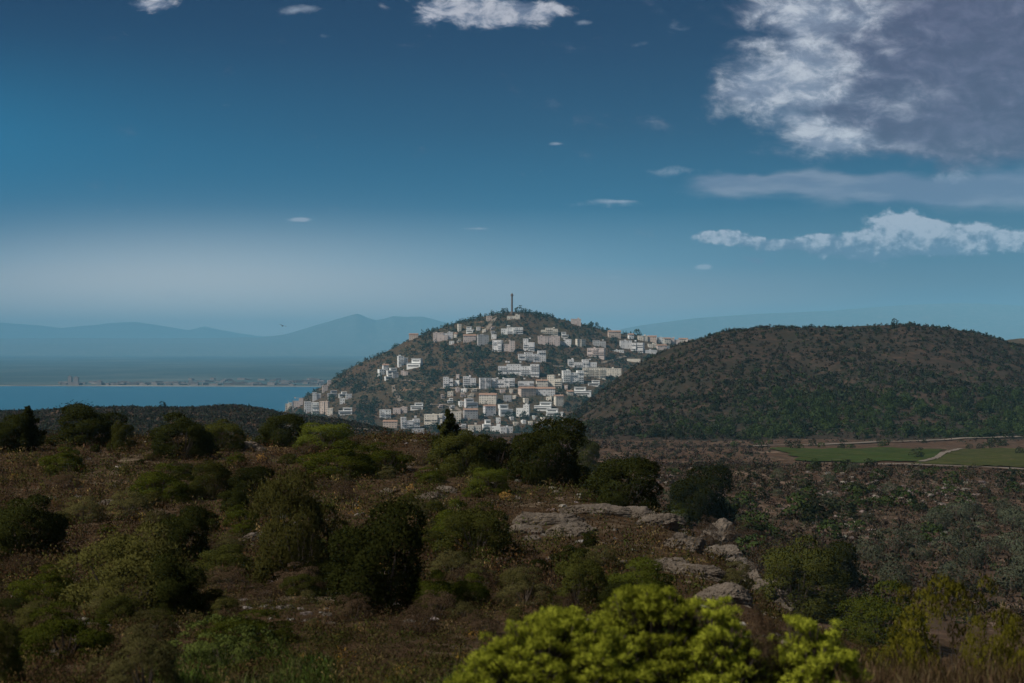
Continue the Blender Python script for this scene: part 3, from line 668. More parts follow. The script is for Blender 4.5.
# grey-green olives on the valley floor at the right
rng = np.random.default_rng(300)
pts = []
for t in range(6000):
    p = rng.uniform(835, 1060); dd = rng.uniform(160, 275)
    y = HY-float(land(p, dd))*F/dd
    if not (512 < y < 590) or y < 585-(p-800)*0.42: continue
    X = (p-HX)/F*dd
    if all((X-a)**2+(dd-b_)**2 > 7.0**2 for a, b_, _ in pts): pts.append((X, dd, p))
    if len(pts) > 70: break
for X, dd, p in pts:
    s = rng.uniform(2.6, 4.8); far_tree('olive_tree', p, dd, s, s*rng.uniform(0.7, 0.9), 'sage', 'grey green olive tree in the grove on the valley floor at right', 'olive trees on the valley floor', True)
# valley side: brown scrub, pale stones
n = 9000; px = rng.uniform(560, 1150, n); d = rng.uniform(140, 356, n); size = rng.uniform(0.7, 1.9, n)
cover('scrub', px, d, size, size*rng.uniform(0.45, 0.7, n), 15, 0.17, 0.07, pick(n, [(0.0527,0.0390,0.0293),(0.0709,0.0507,0.0371),(0.0425,0.0420,0.0242),(0.0365,0.0449,0.0207),(0.1013,0.0780,0.0517)], [8,5,5,3,1.5], rng), 0.3, 301, 'brown scrub on the far side of the valley')
n = 2200; px = rng.uniform(640, 1100, n); d = rng.uniform(170, 345, n); k = fbm(px/60, d/20, 4) > 0.04+(px-700)/2500; px, d = px[k], d[k]; n = len(px)
rubble('rubble', px, d, rng.uniform(0.3, 1.5, n), 302, 'pale stones on the far side of the valley', pick(n, [(0.2228,0.1872,0.1670),(0.1721,0.1467,0.1266)], [2,2], rng))
n = 9000; px = rng.uniform(-150, 1150, n); d = rng.uniform(356, 760, n); size = rng.uniform(1.0, 2.6, n)
fld = (px > 770) & (d > 372) & (d < 690)
px, d, size = px[~fld], d[~fld], size[~fld]; n = len(px)
cover('undergrowth', px, d, size, size*rng.uniform(0.4, 0.7, n), 12, 0.18, 0.09, pick(n, [(0.0521,0.0386,0.0336),(0.0714,0.0521,0.0420),(0.0437,0.0462,0.0319),(0.0336,0.0403,0.0235)], [8,4,6,4], rng), 0.3, 303, 'low dull scrub on the plain before the hills')
n = 9000; px = rng.uniform(-150, 430, n); d = rng.uniform(430, 735, n); size = rng.uniform(1.4, 3.2, n)
cover('vegetation', px, d, size, size*rng.uniform(0.35, 0.6, n), 14, 0.17, 0.11, pick(n, [(0.040,0.040,0.031),(0.034,0.040,0.027),(0.055,0.044,0.036),(0.028,0.034,0.022)], [8,6,3,4], rng), 0.2, 304, 'dull scrub covering the low ridge in front of the bay')
mids = [(752,557,24,'hillgreen'),(720,512,14,'hilldark'),(745,508,18,'hillgreen'),(758,500,14,'hilldark'),(800,520,28,'hillgreen'),(816,524,24,'hilldark'),(842,516,20,'hilldark'),(905,508,22,'hillgreen'),(917,480,10,'hilldark'),(874,488,9,'hilldark'),(838,468,8,'hilldark'),(848,468,9,'hilldark'),(870,467,9,'hilldark'),(815,466,8,'hillgreen'),(952,484,14,'hillgreen'),(1005,486,16,'hilldark'),(965,505,14,'hillgreen'),(774,488,10,'hilldark')]
for p, y, w, k in mids:
    dd = hit(p, y, 130, 700) or 300; s = w/F*dd*1.3; far_tree('oak_shrub', p, dd, s, s*0.75, k, 'dark green shrub scattered on the brown far side of the valley', 'shrubs on the far valley side', True, 'shrub')

_st = random.getstate(); random.seed(9); k_ = 0
for i in range(900):
    if k_ >= 75: break
    p = random.uniform(640, 1060); dd = random.uniform(190, 350); y_ = HY-float(land(p, dd))*F/dd
    if not 470 < y_ < 545: continue
    s = random.uniform(1.8, 4.2); far_tree('scrub_oak', p, dd, s, s*0.7, random.choice(('hillgreen','hillgreen','hilldark','sage')), 'small green shrub dotted over the stony far side of the valley', 'small shrubs on the stony slope', False, 'shrub'); k_ += 1
k_ = 0
for i in range(600):
    if k_ >= 26: break
    e_ = random.choice((1, 3, 3)); t_ = random.random()
    p, dd = ((770+t_*290, random.uniform(360, 376)), (780+t_*170, random.uniform(590, 640)), (random.uniform(930, 960), 380+t_*220), (640+t_*400, random.uniform(610, 690)))[e_]
    s = random.uniform(2.0, 4.6); far_tree('hedge_shrub', p, dd, s, s*0.75, random.choice(('hillgreen','hilldark')), 'dark shrub on the border of the green fields', 'shrubs bordering the fields', False, 'shrub'); k_ += 1
random.setstate(_st)
# vineyard fields and tracks, draped on the land
def drape(name, quad, nx, nd, off, mat, label=None, kind='structure'):
    """quad: (px_left(d), px_right(d), d0, d1)"""
    pl, pr, d0, d1 = quad; D = np.linspace(d0, d1, nd); t = np.linspace(0, 1, nx)
    P = np.stack([np.interp(D, *zip(*pl))*(1-a_)+np.interp(D, *zip(*pr))*a_ for a_ in t], 1); DD = np.repeat(D[:, None], nx, 1)
    ed = (np.abs(np.linspace(-1, 1, nx))**6)[None, :]; P = P+ed*26*fbm(DD/14, P*0+3.3, 61); ed2 = (np.abs(np.linspace(-1, 1, nd))**8)[:, None]; DD = DD+ed2*34*fbm(P/22, P*0+1.7, 62)
    V = world(P, DD, land(P, DD)+off).reshape(-1, 3); I = np.arange(nd*nx).reshape(nd, nx)
    o = link(name, mesh_np(name, V, np.stack([I[:-1,:-1], I[:-1,1:], I[1:,1:], I[1:,:-1]], -1).reshape(-1,4), mat, True)); return tag(o, label, kind=kind)
M_FIELD = earth_mat('field_grass', [(0.0468,0.0710,0.0198),(0.0358,0.0519,0.0154),(0.0798,0.0819,0.0330)], 0.03, 0.4)
M_FIELD2 = earth_mat('field_grass_pale', [(0.0635,0.0735,0.0231),(0.0469,0.0525,0.0189),(0.0966,0.0840,0.0399)], 0.03, 0.4)
drape('field', ([(430,800),(560,775)], [(430,925),(560,945)], 432, 590), 80, 60, 0.35, M_FIELD)
drape('field', ([(375,905),(480,925),(560,955)], [(375,1180),(560,1180)], 380, 600), 120, 60, 0.35, M_FIELD2)
M_TRACK = simple_mat('track_dirt', (0.21,0.17,0.135), 0.95, 0.15, 0.05)
def track(name, pts, wid, off=0.55):
    """pts: list of (px, photo y, first depth, last depth)"""
    q = []
    for p, y, a_, b_ in pts:
        dd = hit(p, y, a_, b_) or b_; q.append(((p-HX)/F*dd, dd))
    q = np.array(q); s = np.concatenate([[0], np.cumsum(np.hypot(*np.diff(q, axis=0).T))]); u = np.linspace(0, s[-1], max(12, int(s[-1]/4)))
    X = np.interp(u, s, q[:, 0]); Y = np.interp(u, s, q[:, 1]); T_ = np.stack([np.gradient(X), np.gradient(Y)], 1); T_ /= np.linalg.norm(T_, axis=1)[:, None]
    V = []
    for o_ in np.linspace(-1, 1, 5):
        x = X-T_[:, 1]*o_*wid/2; y = Y+T_[:, 0]*o_*wid/2; V.append(world(x/y*F+HX, y, land(x/y*F+HX, y)+off))
    V = np.stack(V, 1); nd = len(u); I = np.arange(nd*5).reshape(nd, 5)
    o = link(name, mesh_np(name, V.reshape(-1, 3), np.stack([I[:-1,:-1], I[:-1,1:], I[1:,1:], I[1:,:-1]], -1).reshape(-1,4), M_TRACK, True)); return tag(o, kind='structure')
track('track', [(735,447,500,700),(780,446,500,700),(830,445,500,700),(870,443,500,700),(930,441,500,720),(1000,438,500,760),(1060,436,500,760)], 5)
track('track', [(921,463,372,600),(930,461,372,610),(938,457.5,372,620),(943,454,372,650),(953,451.5,372,680),(960,449.5,372,690)], 2.2)
track('track', [(865,466,352,420),(900,465.5,352,420),(950,467.5,352,420),(1030,471,352,430)], 5)
track('road', [(268,428,400,690),(300,427,400,690),(330,428,400,690),(360,430,400,690),(378,431.5,400,690)], 5)

# ---------------------------------------------------------------- right hill: trees and scrub
rng = np.random.default_rng(400)
n = 14000; px = rng.uniform(545, 1080, n); d = rng.uniform(715, 1185, n)
x = (px-HX)/F*d; g = fbm(x/60, d/60, 61); y = HY-land(px, d)*F/d
green = np.clip((y-365)/45, 0, 1)*np.clip((px-600)/180, 0, 1)
ok = (land(px, d) > -95) & (rng.uniform(0, 1, n) < np.clip(0.50+2.1*g+0.2*green, 0.10, 1)); px, d, g, green, y = px[ok], d[ok], g[ok], green[ok], y[ok]; n = len(px)
size = rng.uniform(1.6, 4.4, n)*(1+0.5*green*rng.uniform(0, 1, n)); size[rng.uniform(0, 1, n) < 0.06] *= 1.35
order = np.argsort(-(size/d)); big = order[:300]; rest = order[300:]
for i in big:
    far_tree('oak_tree', px[i], d[i], size[i], size[i]*rng.uniform(0.75, 1.0), 'hillgreen' if rng.uniform() < 0.3+0.6*green[i] else 'hilldark', 'dark evergreen oak dotted over the slope of the brown right hill', 'oaks on the right hill')
cols = np.where((rng.uniform(0, 1, len(rest)) < (0.25+0.65*green[rest]))[:, None], pick(len(rest), [(0.0310,0.0432,0.0186),(0.0480,0.0581,0.0260)], [2,2], rng), pick(len(rest), [(0.0295,0.0283,0.0186),(0.0387,0.0298,0.0223),(0.0217,0.0253,0.0161),(0.0542,0.0372,0.0260)], [4,3,4,1.5], rng))
cover('vegetation', px[rest], d[rest], size[rest]*0.95, size[rest]*0.6, 20, 0.17, 0.11, cols, 0.1, 401, 'low scrub covering the brown right hill')
# a few that stand up on the skyline
for p, w, h, lab in ((895,5.5,5.5,'single round tree at the very top of the right hill'),(812,4.5,3.2,'low round bush on the skyline left of the hilltop tree')):
    far_tree('oak_tree', p, 1175, w, h, 'hilldark', lab, None)
for p, yy, w, h, lab in ((163,406,7,8,'round dark tree standing on the dark ridge against the sea'),(193,407,5,5,'small bush on the dark ridge right of the round tree')):
    far_tree('pine_tree', p, 690, w/F*690, h/F*690, 'hilldark', lab, None)
# roadside trees by the fields
for p, y, w, lab in ((994,447,12,'dark tree beside the track at the right'),(980,449,7,'small tree left of the dark trackside tree'),(969,449,7,'smallest bush left of the trackside trees'),(1020,454,9,'dark tree in the pale field at the right edge'),(917,458,13,'wide bush between the two green fields'),(788,447,8,'bush at the left end of the track'),(795,449,10,'larger bush beside the bush at the left end of the track'),(812,446,8,'bush on the track above the green field')):
    dd = hit(p, y, 380, 720) or 600; s = w/F*dd; far_tree('oak_tree', p, dd, s, s*0.85, 'hilldark', lab, None, True)

# ---------------------------------------------------------------- town
WM = {'W': simple_mat('white_wall', (0.87,0.87,0.85), 0.8, 0.06, 0.15), 'C': simple_mat('cream_wall', (0.78,0.72,0.62), 0.8, 0.06, 0.15), 'P': simple_mat('pink_wall', (0.66,0.56,0.52), 0.8, 0.06, 0.15),
      'L': simple_mat('pale_grey_wall', (0.74,0.73,0.73), 0.8, 0.06, 0.15), 'G': simple_mat('grey_wall', (0.50,0.49,0.49), 0.8, 0.06, 0.15), 'O': simple_mat('ochre_wall', (0.64,0.52,0.44), 0.8, 0.06, 0.15)}
M_GLASS = simple_mat('window_glass', (0.17,0.165,0.165), 0.4, 0.05, 1.0, 0.2)
M_TILE = simple_mat('terracotta_roof', (0.40,0.25,0.18), 0.9, 0.15, 0.4)
M_FLAT = simple_mat('flat_roof', (0.52,0.48,0.45), 0.9, 0.1, 0.3)
M_SHUT = simple_mat('shutter', (0.30,0.14,0.10), 0.7, 0.1, 0.5)
_w = MB(); _w.box(-0.5, 0.5, -0.5, 0.5, -0.5, 0.5); WIN = _w.mesh('window', M_GLASS)
_w = MB(); _w.box(-0.5, 0.5, -0.5, 0.5, -0.5, 0.5); DOOR = _w.mesh('door', M_SHUT)
def child_box(name, me, e, x, y, z, sx, sy, sz):
    o = link(name, me, e); o.location = (x, y, z); o.scale = (sx, sy, sz); return o
def building(x0, x1, yt, yb, col, style, label, yaw=None, name=None, d=None):
    px = (x0+x1)/2; d = d or hit(px, yb, 1650, 2700) or 2450.0
    z = float(land(px, d)); zb = EYE-(yb-HY)/F*d; zb = zb if zb > z+EYE-3 else z+EYE
    W = (x1-x0)/F*d; H = (yb-yt)/F*d*(0.9 if style != 'apt' else 0.96); D = min(max(9.0, W*0.5), 15.0)
    yaw = random.uniform(-0.3, 0.3) if yaw is None else yaw
    W = max(5.0, (W-abs(math.sin(yaw))*D)/math.cos(yaw)) if W > 14 else max(4.5, W*0.85)
    e = root_empty(name or {'apt':'apartment_block','house':'town_house','gable':'tiled_house','mod':'terraced_villa','wall':'retaining_wall'}[style], ((px-HX)/F*d, d+D/2, zb), yaw)
    wm = WM[col]; h2 = W/2; y0, y1 = -D/2, D/2; fl = max(1, round(H/3.1)); fh = H/fl; bays = max(2, round(W/3.6)); bw = W/bays
    mb = MB(); rf = MB()
    if style == 'mod' and fl >= 2:
        hs = H*random.uniform(0.5, 0.62); sx = random.choice((-1, 1)); up0, up1 = (-h2, h2*0.35) if sx < 0 else (-h2*0.35, h2)
        mb.box(-h2, h2, y0, y1, -7, hs); mb.box(up0, up1, y0+2.5, y1-0.01, hs-0.01, H)
        rf.box(-h2-0.3, h2+0.3, y0-0.7, y1+0.2, hs+0.02, hs+0.3); rf.box(up0-0.4, up1+0.4, y0+1.6, y1+0.3, H, H+0.35)
        link('wall', mb.mesh('wall', wm), e); link('roof', rf.mesh('roof', wm), e)
        child_box('window', WIN, e, 0, y0, hs*0.45, W*0.8, 0.16, min(2.2, hs*0.5)); child_box('window', WIN, e, (up0+up1)/2, y0+2.5, hs+(H-hs)*0.5, (up1-up0)*0.75, 0.16, min(1.9, (H-hs)*0.55))
        child_box('window', WIN, e, h2, 0, hs*0.45, 0.16, D*0.4, min(1.6, hs*0.4))
        return tag(e, label, 'house', 'houses of the hillside town')
    nseg = 1 if style in ('wall', 'gable') or W < 10 else min(4, 1+int(W/11)); cuts = [-h2]
    for q in range(1, nseg): cuts.append(-h2+W*(q+random.uniform(-0.22, 0.22))/nseg)
    cuts.append(h2); segs = []
    for q in range(nseg):
        segs.append((cuts[q], cuts[q+1], y0+(random.uniform(0, 2.6) if nseg > 1 else 0), H*(1-(random.choice((0, 0.0, 0.16, 0.3)) if nseg > 1 else 0))))
        mb.box(segs[q][0]+(0.01 if q else 0), segs[q][1], segs[q][2], y1+q*0.013, -7, segs[q][3])
    link('wall', mb.mesh('wall', wm), e)
    if style == 'gable':
        rf.prism(-h2-0.5, h2+0.5, y0-0.6, y1+0.6, H+0.005, H+min(2.6, D*0.22)); link('roof', rf.mesh('roof', M_TILE), e)
    elif style != 'wall':
        t = 0.3
        for q, (a0, a1, ya, hh) in enumerate(segs):
            o0, o1 = (0.15 if q == 0 else -0.03), (0.15 if q == nseg-1 else -0.03); yb_ = y1+q*0.013
            rf.box(a0-o0, a1+o1, ya-0.15, ya+t, hh+0.004, hh+0.75); rf.box(a0-o0, a1+o1, yb_-t, yb_+0.15, hh+0.004, hh+0.75)
            rf.box(a0-o0, a0+t, ya+t, yb_-t, hh+0.004, hh+0.75); rf.box(a1-t, a1+o1, ya+t, yb_-t, hh+0.004, hh+0.75); rf.box(a0+t, a1-t, ya+t, yb_-t, hh+0.004, hh+0.12)
        r_ = link('roof', rf.mesh('roof', wm), e)
        if W > 16:
            for q in range(1+int(W/30)):
                cb = MB(); cx = random.uniform(-h2*0.7, h2*0.7); cb.box(cx-1.4, cx+1.4, -1.2, 1.4, H+0.13, H+random.uniform(1.6, 2.6)); link('stair_head', cb.mesh('stair_head', wm), e)
    if style == 'wall': return tag(e, label, 'wall')
    nwin = 0
    for f in range(fl):
        zc = (f+0.5)*fh+0.1
        for b_ in range(bays):
            xc = -h2+(b_+0.5)*bw
            if nwin >= 96: break
            if random.random() < (0.08 if style == 'apt' else 0.22): continue
            ww = bw*random.uniform(0.24, 0.42); sg_ = [g_ for g_ in segs if g_[0]-0.01 <= xc <= g_[1]+0.01][0]; yf = sg_[2]
            if zc+fh*0.3 > sg_[3] or xc-ww/2 < sg_[0]+0.2 or xc+ww/2 > sg_[1]-0.2: continue
            if style == 'house' and f == 0 and b_ == bays//2:
                child_box('door', DOOR, e, xc, yf, 1.1, 1.2, 0.14, 2.2)
            else: child_box('window', WIN, e, xc, yf, zc, ww, 0.14, fh*0.40)
            nwin += 1
        if yaw and style != 'wall' and D > 8:
            sx = h2 if yaw < 0 else -h2       # the flank that turns towards the camera
            for q in (-0.25, 0.25):
                if random.random() < 0.75: child_box('window', WIN, e, sx, q*D, zc, 0.14, 1.3, 1.4)
        if style == 'apt' and f > 0:
            for a0, a1, ya, hh in segs:
                if (f+0.6)*fh > hh or random.random() < 0.35: continue
                bl = MB(); bl.box(a0+0.6, a1-0.6, ya-1.2, ya, f*fh-0.1, f*fh+0.1); bl.box(a0+0.6, a1-0.6, ya-1.2, ya-1.1, f*fh+0.1, f*fh+0.9); link('balcony', bl.mesh('balcony', wm), e)
    if style != 'apt' and random.random() < 0.5:
        cb = MB(); cx = random.uniform(-h2*0.6, h2*0.6); cb.box(cx-0.4, cx+0.4, 0.2, 1.0, H+0.13, H+(1.9 if style != 'gable' else 3.2)); link('chimney', cb.mesh('chimney', wm), e)
    return tag(e, label, 'apartment block' if style == 'apt' else 'house', 'houses of the hillside town')
TOWN = [
 (501,523,326,335,'W','apt','long white block with two rows of dark windows just below the tower',0),
 (507,520,314.5,319.5,'C','house','low cream building right at the foot of the hilltop tower',0.02),
 (466,474,326,333,'W','mod','white villa with dark openings left of the long white block near the summit',-0.2),
 (457.5,461,323.5,332,'C','house','narrow upright cream house on the upper left shoulder'),
 (441,453,331.5,340,'L','house','wide low grey house at the left end of the upper row',0.05),
 (449,454.5,341,344.5,'W','house','tiny white house alone among dark trees below the upper left row'),
 (463,476,335,342,'P','gable','pink house with tiled roof left of the summit slope'),
 (477,489,334,345.5,'G','house','grey house on the pinkish terrace left of the reddish row'),
 (492,503,340,352,'L','apt','grey house with a bright end wall below the long white block',-0.35),
 (503.5,515,340,352,'P','house','reddish house with dark doors below the long white block',0.0),
 (523,535,338.5,351,'L','apt','upright grey block standing on top of the wide gridded block',-0.15),
 (518,546,350.5,362,'L','apt','wide gridded block above the largest long block',0.06),
 (498,540,362,376,'L','apt','largest long white apartment block across the middle of the town',-0.12),
 (541,558,328,335,'C','apt','upper cream terrace block on the right shoulder of the summit',0.0),
 (538,560,335.5,345,'P','house','lower pinkish terrace under the upper cream block',0.03),
 (561,569,331.5,338,'W','mod','small white villa right of the upper cream terrace',0),
 (560,572,339,346,'L','house','pale house under the small white villa',-0.2),
 (575.5,586,338.5,347,'C','house','cream house with a rounded look right of the pale house',0.45),
 (593,606,340,347,'G','house','shaded grey house below the skyline trees',0),
 (587,606,348,358.5,'P','apt','pinkish block with reddish shutters under the shaded grey house',-0.25),
 (568,597,359.5,369,'L','apt','long pale block above the white mast',0.02),
 (612.5,624,350,352.5,'W','house','very narrow white wall of a low house among dark trees',0),
 (608,621,331,338,'O','gable','ochre tiled house at the left end of the skyline row',0.1),
 (443,453,377,388,'L','apt','leftmost pale block of the middle row of four',0.0),
 (463,476,376.5,387,'L','apt','second pale block of the middle row with a raised right end',0.0),
 (479,491,378,390,'L','apt','third block of the middle row on a stepped base',0.28),
 (491.5,515,378.5,388,'L','apt','long low block right of the third block in the middle row',-0.05),
 (518,534,379,387.5,'L','apt','short gridded block right under the largest long block',0.0),
 (536,548,380,388,'C','gable','cream tiled house at the middle of the town right of the short gridded block',0.1),
 (547,563,375,388,'C','apt','stepped cream block standing higher than its neighbours right of centre',-0.2),
 (562,584,370.5,384,'W','apt','broad white block below the long pale block',0.12),
 (583,606,368,378,'C','apt','cream block behind the white mast',0.0),
 (605,622,368,377,'C','house','beige wall like house beside the edge of the right hill',-0.1),
 (536,555,388,396,'L','gable','low pale tiled house under the stepped cream block',0.0),
 (518,536,387.5,396.5,'O','gable','sloping ochre house in the centre under the short gridded block',0.35),
 (479,497,394,404,'C','gable','cream house with a wide tiled front left of centre in the lower town',-0.1),
 (503,512,394,402,'G','house','small grey house between the cream house and the sloping ochre one',0.1),
 (464,478,398,408,'L','mod','bluish stepped villa left of the wide fronted cream house',0.3),
 (463,478,409,419,'G','gable','grey tiled house under the bluish stepped villa',0.2),
 (483,496,405,416,'L','gable','pale tiled house below the wide fronted cream house',0.35),
 (498,513,403.5,416,'W','mod','white villa stepping down the slope right of the pale house',0.3),
 (516,530,404,417,'W','house','tall plain white cube house above the round tree',-0.2),
 (534,552,401.5,411,'W','mod','stepped white villa right of the tall white cube',-0.1),
 (546,564,408.5,416,'W','mod','lowest white villa at the foot of the right hill',-0.15),
 (554,563.5,395,406,'C','gable','slim cream tiled house above the lowest white villa',0.3),
 (574,592,386.5,396,'W','mod','bright white villa near the edge of the right hill',-0.12),
 (588,600,380,386,'W','mod','white villa above the bright one at the edge of the right hill',-0.1),
 (449,461,410,422,'C','apt','cream block behind the pointed juniper',0.0),
 (439,446,413,427,'L','house','pale house half hidden left of the pointed juniper',0.1),
 (468,481,424,432,'C','house','cream house low in front right of the pointed juniper',0.1),
 (482,491,419,431,'W','mod','bright white house at the bottom of the town',0.2),
 (491,501,424,432,'W','house','white house right of the bright one at the bottom of the town',-0.1),
 (500,513,427,433,'L','house','pale low house at the lowest right end of the town bottom',0.1),
 (379,391,410,418.5,'W','apt','white house at the lower left beside the lilac one',0.12),
 (393,407,407,414,'P','house','dull lilac house between two white ones at the lower left',0.0),
 (410.5,423,402.5,410,'W','mod','white villa with a long dark balcony at the lower left',-0.05),
 (400,420,417.5,429,'L','apt','pale gridded block at the bottom left of the town',0.15),
 (424,443,414.5,427,'C','apt','cream block with a notched roof right of the pale gridded block',-0.1),
 (383,397,421,427.5,'O','gable','low orange house left of the pale gridded block',0.0),
 (412,424,429,434,'G','house','grey house lowest at the bottom left of the town',0.0),
 (310.5,319,402.5,415,'W','apt','white block with balconies in the seaside cluster',0.1),
 (319,329,400.5,415,'O','house','peach coloured block in the seaside cluster',-0.25),
 (327,333,408,415.5,'C','house','cream house right of the peach block by the sea',0),
 (303.5,311,401,413,'L','house','grey house left of the white balcony block by the sea',0.2),
 (292,303,397.5,408,'P','house','pinkish house near the tip of the coast',0.1),
 (284.5,292,401,409.5,'C','house','last cream house at the tip of the coast',0.2),
 (338,347,391.5,397,'W','mod','upper white villa of the pair behind the seaside cluster',0.2),
 (345,352,394,399,'L','house','pale house touching the upper white villa by the sea',0.2),
 (339,345,398.5,404,'W','house','middle white house behind the seaside cluster',0.1),
 (338,352,407.5,415,'W','mod','low white villa with dark openings at the right of the seaside cluster',0.1),
 (327,337,390,398,'G','mod','dark windowed grey villa above the peach block',0.2),
 (321.5,328,385,392,'P','house','lilac house high behind the seaside cluster',0.2),
 (312,321,392,400,'L','house','pale house on the shore side behind the white balcony block',0.2),
 (327,331,380.5,385,'P','house','small pink house on the left ridge line above the sea',0.2),
 (377.5,385,369,376,'W','house','leftmost white house of the bright stepped cluster on the left slope',0.45),
 (382,388.5,364.5,371,'W','gable','gabled white house at the top of the bright stepped cluster',0.3),
 (386,397,367.5,374,'W','mod','wide white house on the right of the bright stepped cluster',0.3),
 (384,393,374,379.5,'W','mod','lowest white house of the bright stepped cluster',0.3),
 (391.5,398.5,372.5,378,'G','house','shaded house in the bright stepped cluster',0.3),
 (397,408,356,366,'W','apt','white terrace upper left of the pair above the stepped cluster',0.3),
 (406.5,422.5,357.5,368,'W','mod','long white terrace with a sloping roof line right of the pair',-0.3),
 (400,408.5,369.5,376,'P','house','greyish pink house under the pair of white terraces',0.0),
 (409,418,334,339,'O','gable','reddish roofed house on the left skyline of the town hill',0.0),
 (433,448,332,341.5,'P','house','dull pinkish house under the left skyline',0.0),
 # right skyline quarter
 (620,632,340,349,'L','house','big pale house at the left of the skyline quarter',0.1),
 (631,645,341,352.5,'L','apt','largest pale lilac block of the skyline quarter',-0.4),
 (628,634,334,339,'W','gable','small white gabled house on the skyline',0.2),
 (638,648,335.5,341,'C','house','cream house on the skyline behind the largest lilac block',0.1),
 (647,657,336,342,'O','gable','red tiled house in the skyline quarter',-0.1),
 (648,657,342,348,'C','house','cream house under the red tiled house',0.1),
 (657,664,337,343,'W','house','white narrow house in the middle of the skyline quarter',0.1),
 (663,671,338,344,'C','gable','cream tiled house in the skyline quarter right of the narrow white one',0.2),
 (670,680,337.5,344,'P','house','pink house toward the right end of the skyline',0.0),
 (679,688,338.5,344,'C','gable','cream tiled house second from the right end of the skyline',0.1),
 (687,696,339,346,'P','house','last pink house where the skyline meets the right hill',0.1),
 (667,683,345.5,351,'W','mod','long white villa at the right of the skyline quarter',0.05),
 (645,657,350,354,'L','house','low grey house under the skyline quarter',0.0),
 (665,675,351,355.5,'W','house','white house closest to the edge of the right hill',-0.1),
 (657,667,345,350,'P','gable','pinkish house left of the long white villa',0.1),
 (627,641,358.5,362,'C','wall','stepped pale wall along the edge of the right hill',-0.1),
 (571,581,318.5,325,'P','house','pinkish ruin like house on the skyline right of the summit',0.0),
 (486,492,316,321,'O','house','small orange building on the skyline left of the tower',0.1),
]
for t in TOWN: building(*t)
_st = random.getstate(); random.seed(77); EXTRA = []
for i in range(2600):
    if len(EXTRA) >= 95: break
    p, y = (random.uniform(440, 600), random.uniform(378, 430)) if random.random() < 0.6 else (random.uniform(618, 694), random.uniform(337, 353)) if random.random() < 0.6 else (random.uniform(448, 500), random.uniform(328, 346))
    w, h = random.uniform(3.5, 7.5), random.uniform(3, 5.5)
    if any(t[0]-0.6 < p+w/2 and t[1]+0.6 > p-w/2 and t[2]-0.4 < y and t[3]+1 > y-h for t in TOWN+EXTRA): continue
    if y-h < np.interp(p, PXG, crest)+2.5: continue
    if p > 565 and y > 395-(p-575)*0.55 and p < 618: continue
    EXTRA.append((p-w/2, p+w/2, y-h, y, random.choice('WLCCP'), random.choice(('mod','house','house','gable')), 'small pale house squeezed in among the bigger houses on the town hill'))
for t in EXTRA: building(*t)['group'] = 'small houses filling the gaps of the town'
TOWN += EXTRA; random.setstate(_st)
for pts_, w_ in (([(553,366.5,1700,2700),(560,367,1700,2700),(569,368.5,1700,2700)], 6), ([(398,380,1700,2700),(406,381,1700,2700),(416,382,1700,2700),(424,381,1700,2700)], 7), ([(393,386,1700,2700),(394,392,1700,2700),(398,397,1700,2700),(401,402,1700,2700)], 6), ([(484,333,1700,2700),(488,328,1700,2700),(492,323,1700,2700),(495,318,1700,2700)], 9), ([(440,389,1700,2700),(470,389.5,1700,2700),(500,390.5,1700,2700),(520,390,1700,2700)], 6), ([(430,405,1700,2700),(455,408,1700,2700),(470,421,1700,2700)], 5), ([(600,364,1700,2700),(612,361,1700,2700),(626,357,1700,2700)], 6)):
    track('road', pts_, w_, 1.4)
# tower on the summit
dt = 2470.0; zt = float(land(512, dt))+EYE; tz = EYE-(293.5-HY)/F*dt-zt
e = root_empty('stone_tower', ((512-HX)/F*dt, dt, zt)); MT = simple_mat('tower_stone', (0.17,0.13,0.11), 0.9, 0.15, 0.4)
mb = MB(); mb.lathe([(3.4,-3),(3.2,2),(1.75,5),(1.5,tz*0.86)], 14); link('shaft', mb.mesh('shaft', MT), e)
mb = MB(); mb.lathe([(1.5,tz*0.861),(2.3,tz*0.88),(2.3,tz*0.95),(1.7,tz*0.955),(1.3,tz),(0.05,tz+0.3)], 14); link('head', mb.mesh('head', MT), e)
mb = MB(); mb.tube([(0,0,tz+0.2),(0,0,tz+3.2)], [0.16,0.06], 6); link('antenna', mb.mesh('antenna', MT), e)
tag(e, 'slim dark tower with a thicker head on the summit of the town hill', 'tower')
# white mast
dm = hit(585.5, 372.5, 1650, 2700); zm = float(land(585.5, dm))+EYE; hm = 13.5/F*dm
e = root_empty('white_mast', ((585.5-HX)/F*dm, dm-16, zm)); mb = MB(); mb.lathe([(1.3,-2),(1.1,4),(0.55,5),(0.35,hm),(0.02,hm+0.3)], 10); link('pole', mb.mesh('pole', WM['W']), e)
mb = MB(); mb.box(-1.6, 1.6, -1.6, 1.6, -4, 0.8); link('base', mb.mesh('base', WM['W']), e); tag(e, 'thin white mast in front of the cream block on the right of the town', 'mast')
# town trees
rng = np.random.default_rng(500); boxes = [(t[0]-0.5, t[1]+0.5, t[2], t[3]) for t in TOWN]
pts = []
for i in range(26000):
    p = rng.uniform(290, 700); dd = rng.uniform(1880, 2520); z = float(land(p, dd)); y = HY-z*F/dd; s = rng.uniform(4.0, 11.0)
    w = s/F*dd; ww = s*F/dd
    if z < -122: continue
    if any(b0-ww*0.35 < p < b1+ww*0.35 and by0+0.5 < y-0.3 and y-ww*0.9 < by1-0.45*(by1-by0) for b0, b1, by0, by1 in boxes): continue
    X = (p-HX)/F*dd
    if any((X-a_)**2+(dd-b_)**2 < (0.5*s)**2 for a_, b_, *_ in pts): continue
    g = float(fbm(X/70, dd/70, 88))
    if p < 420 and rng.uniform() > 0.35+1.2*g: continue
    pts.append((X, dd, p, s, rng.uniform(0.75, 1.1)))
    if len(pts) >= 2300: break
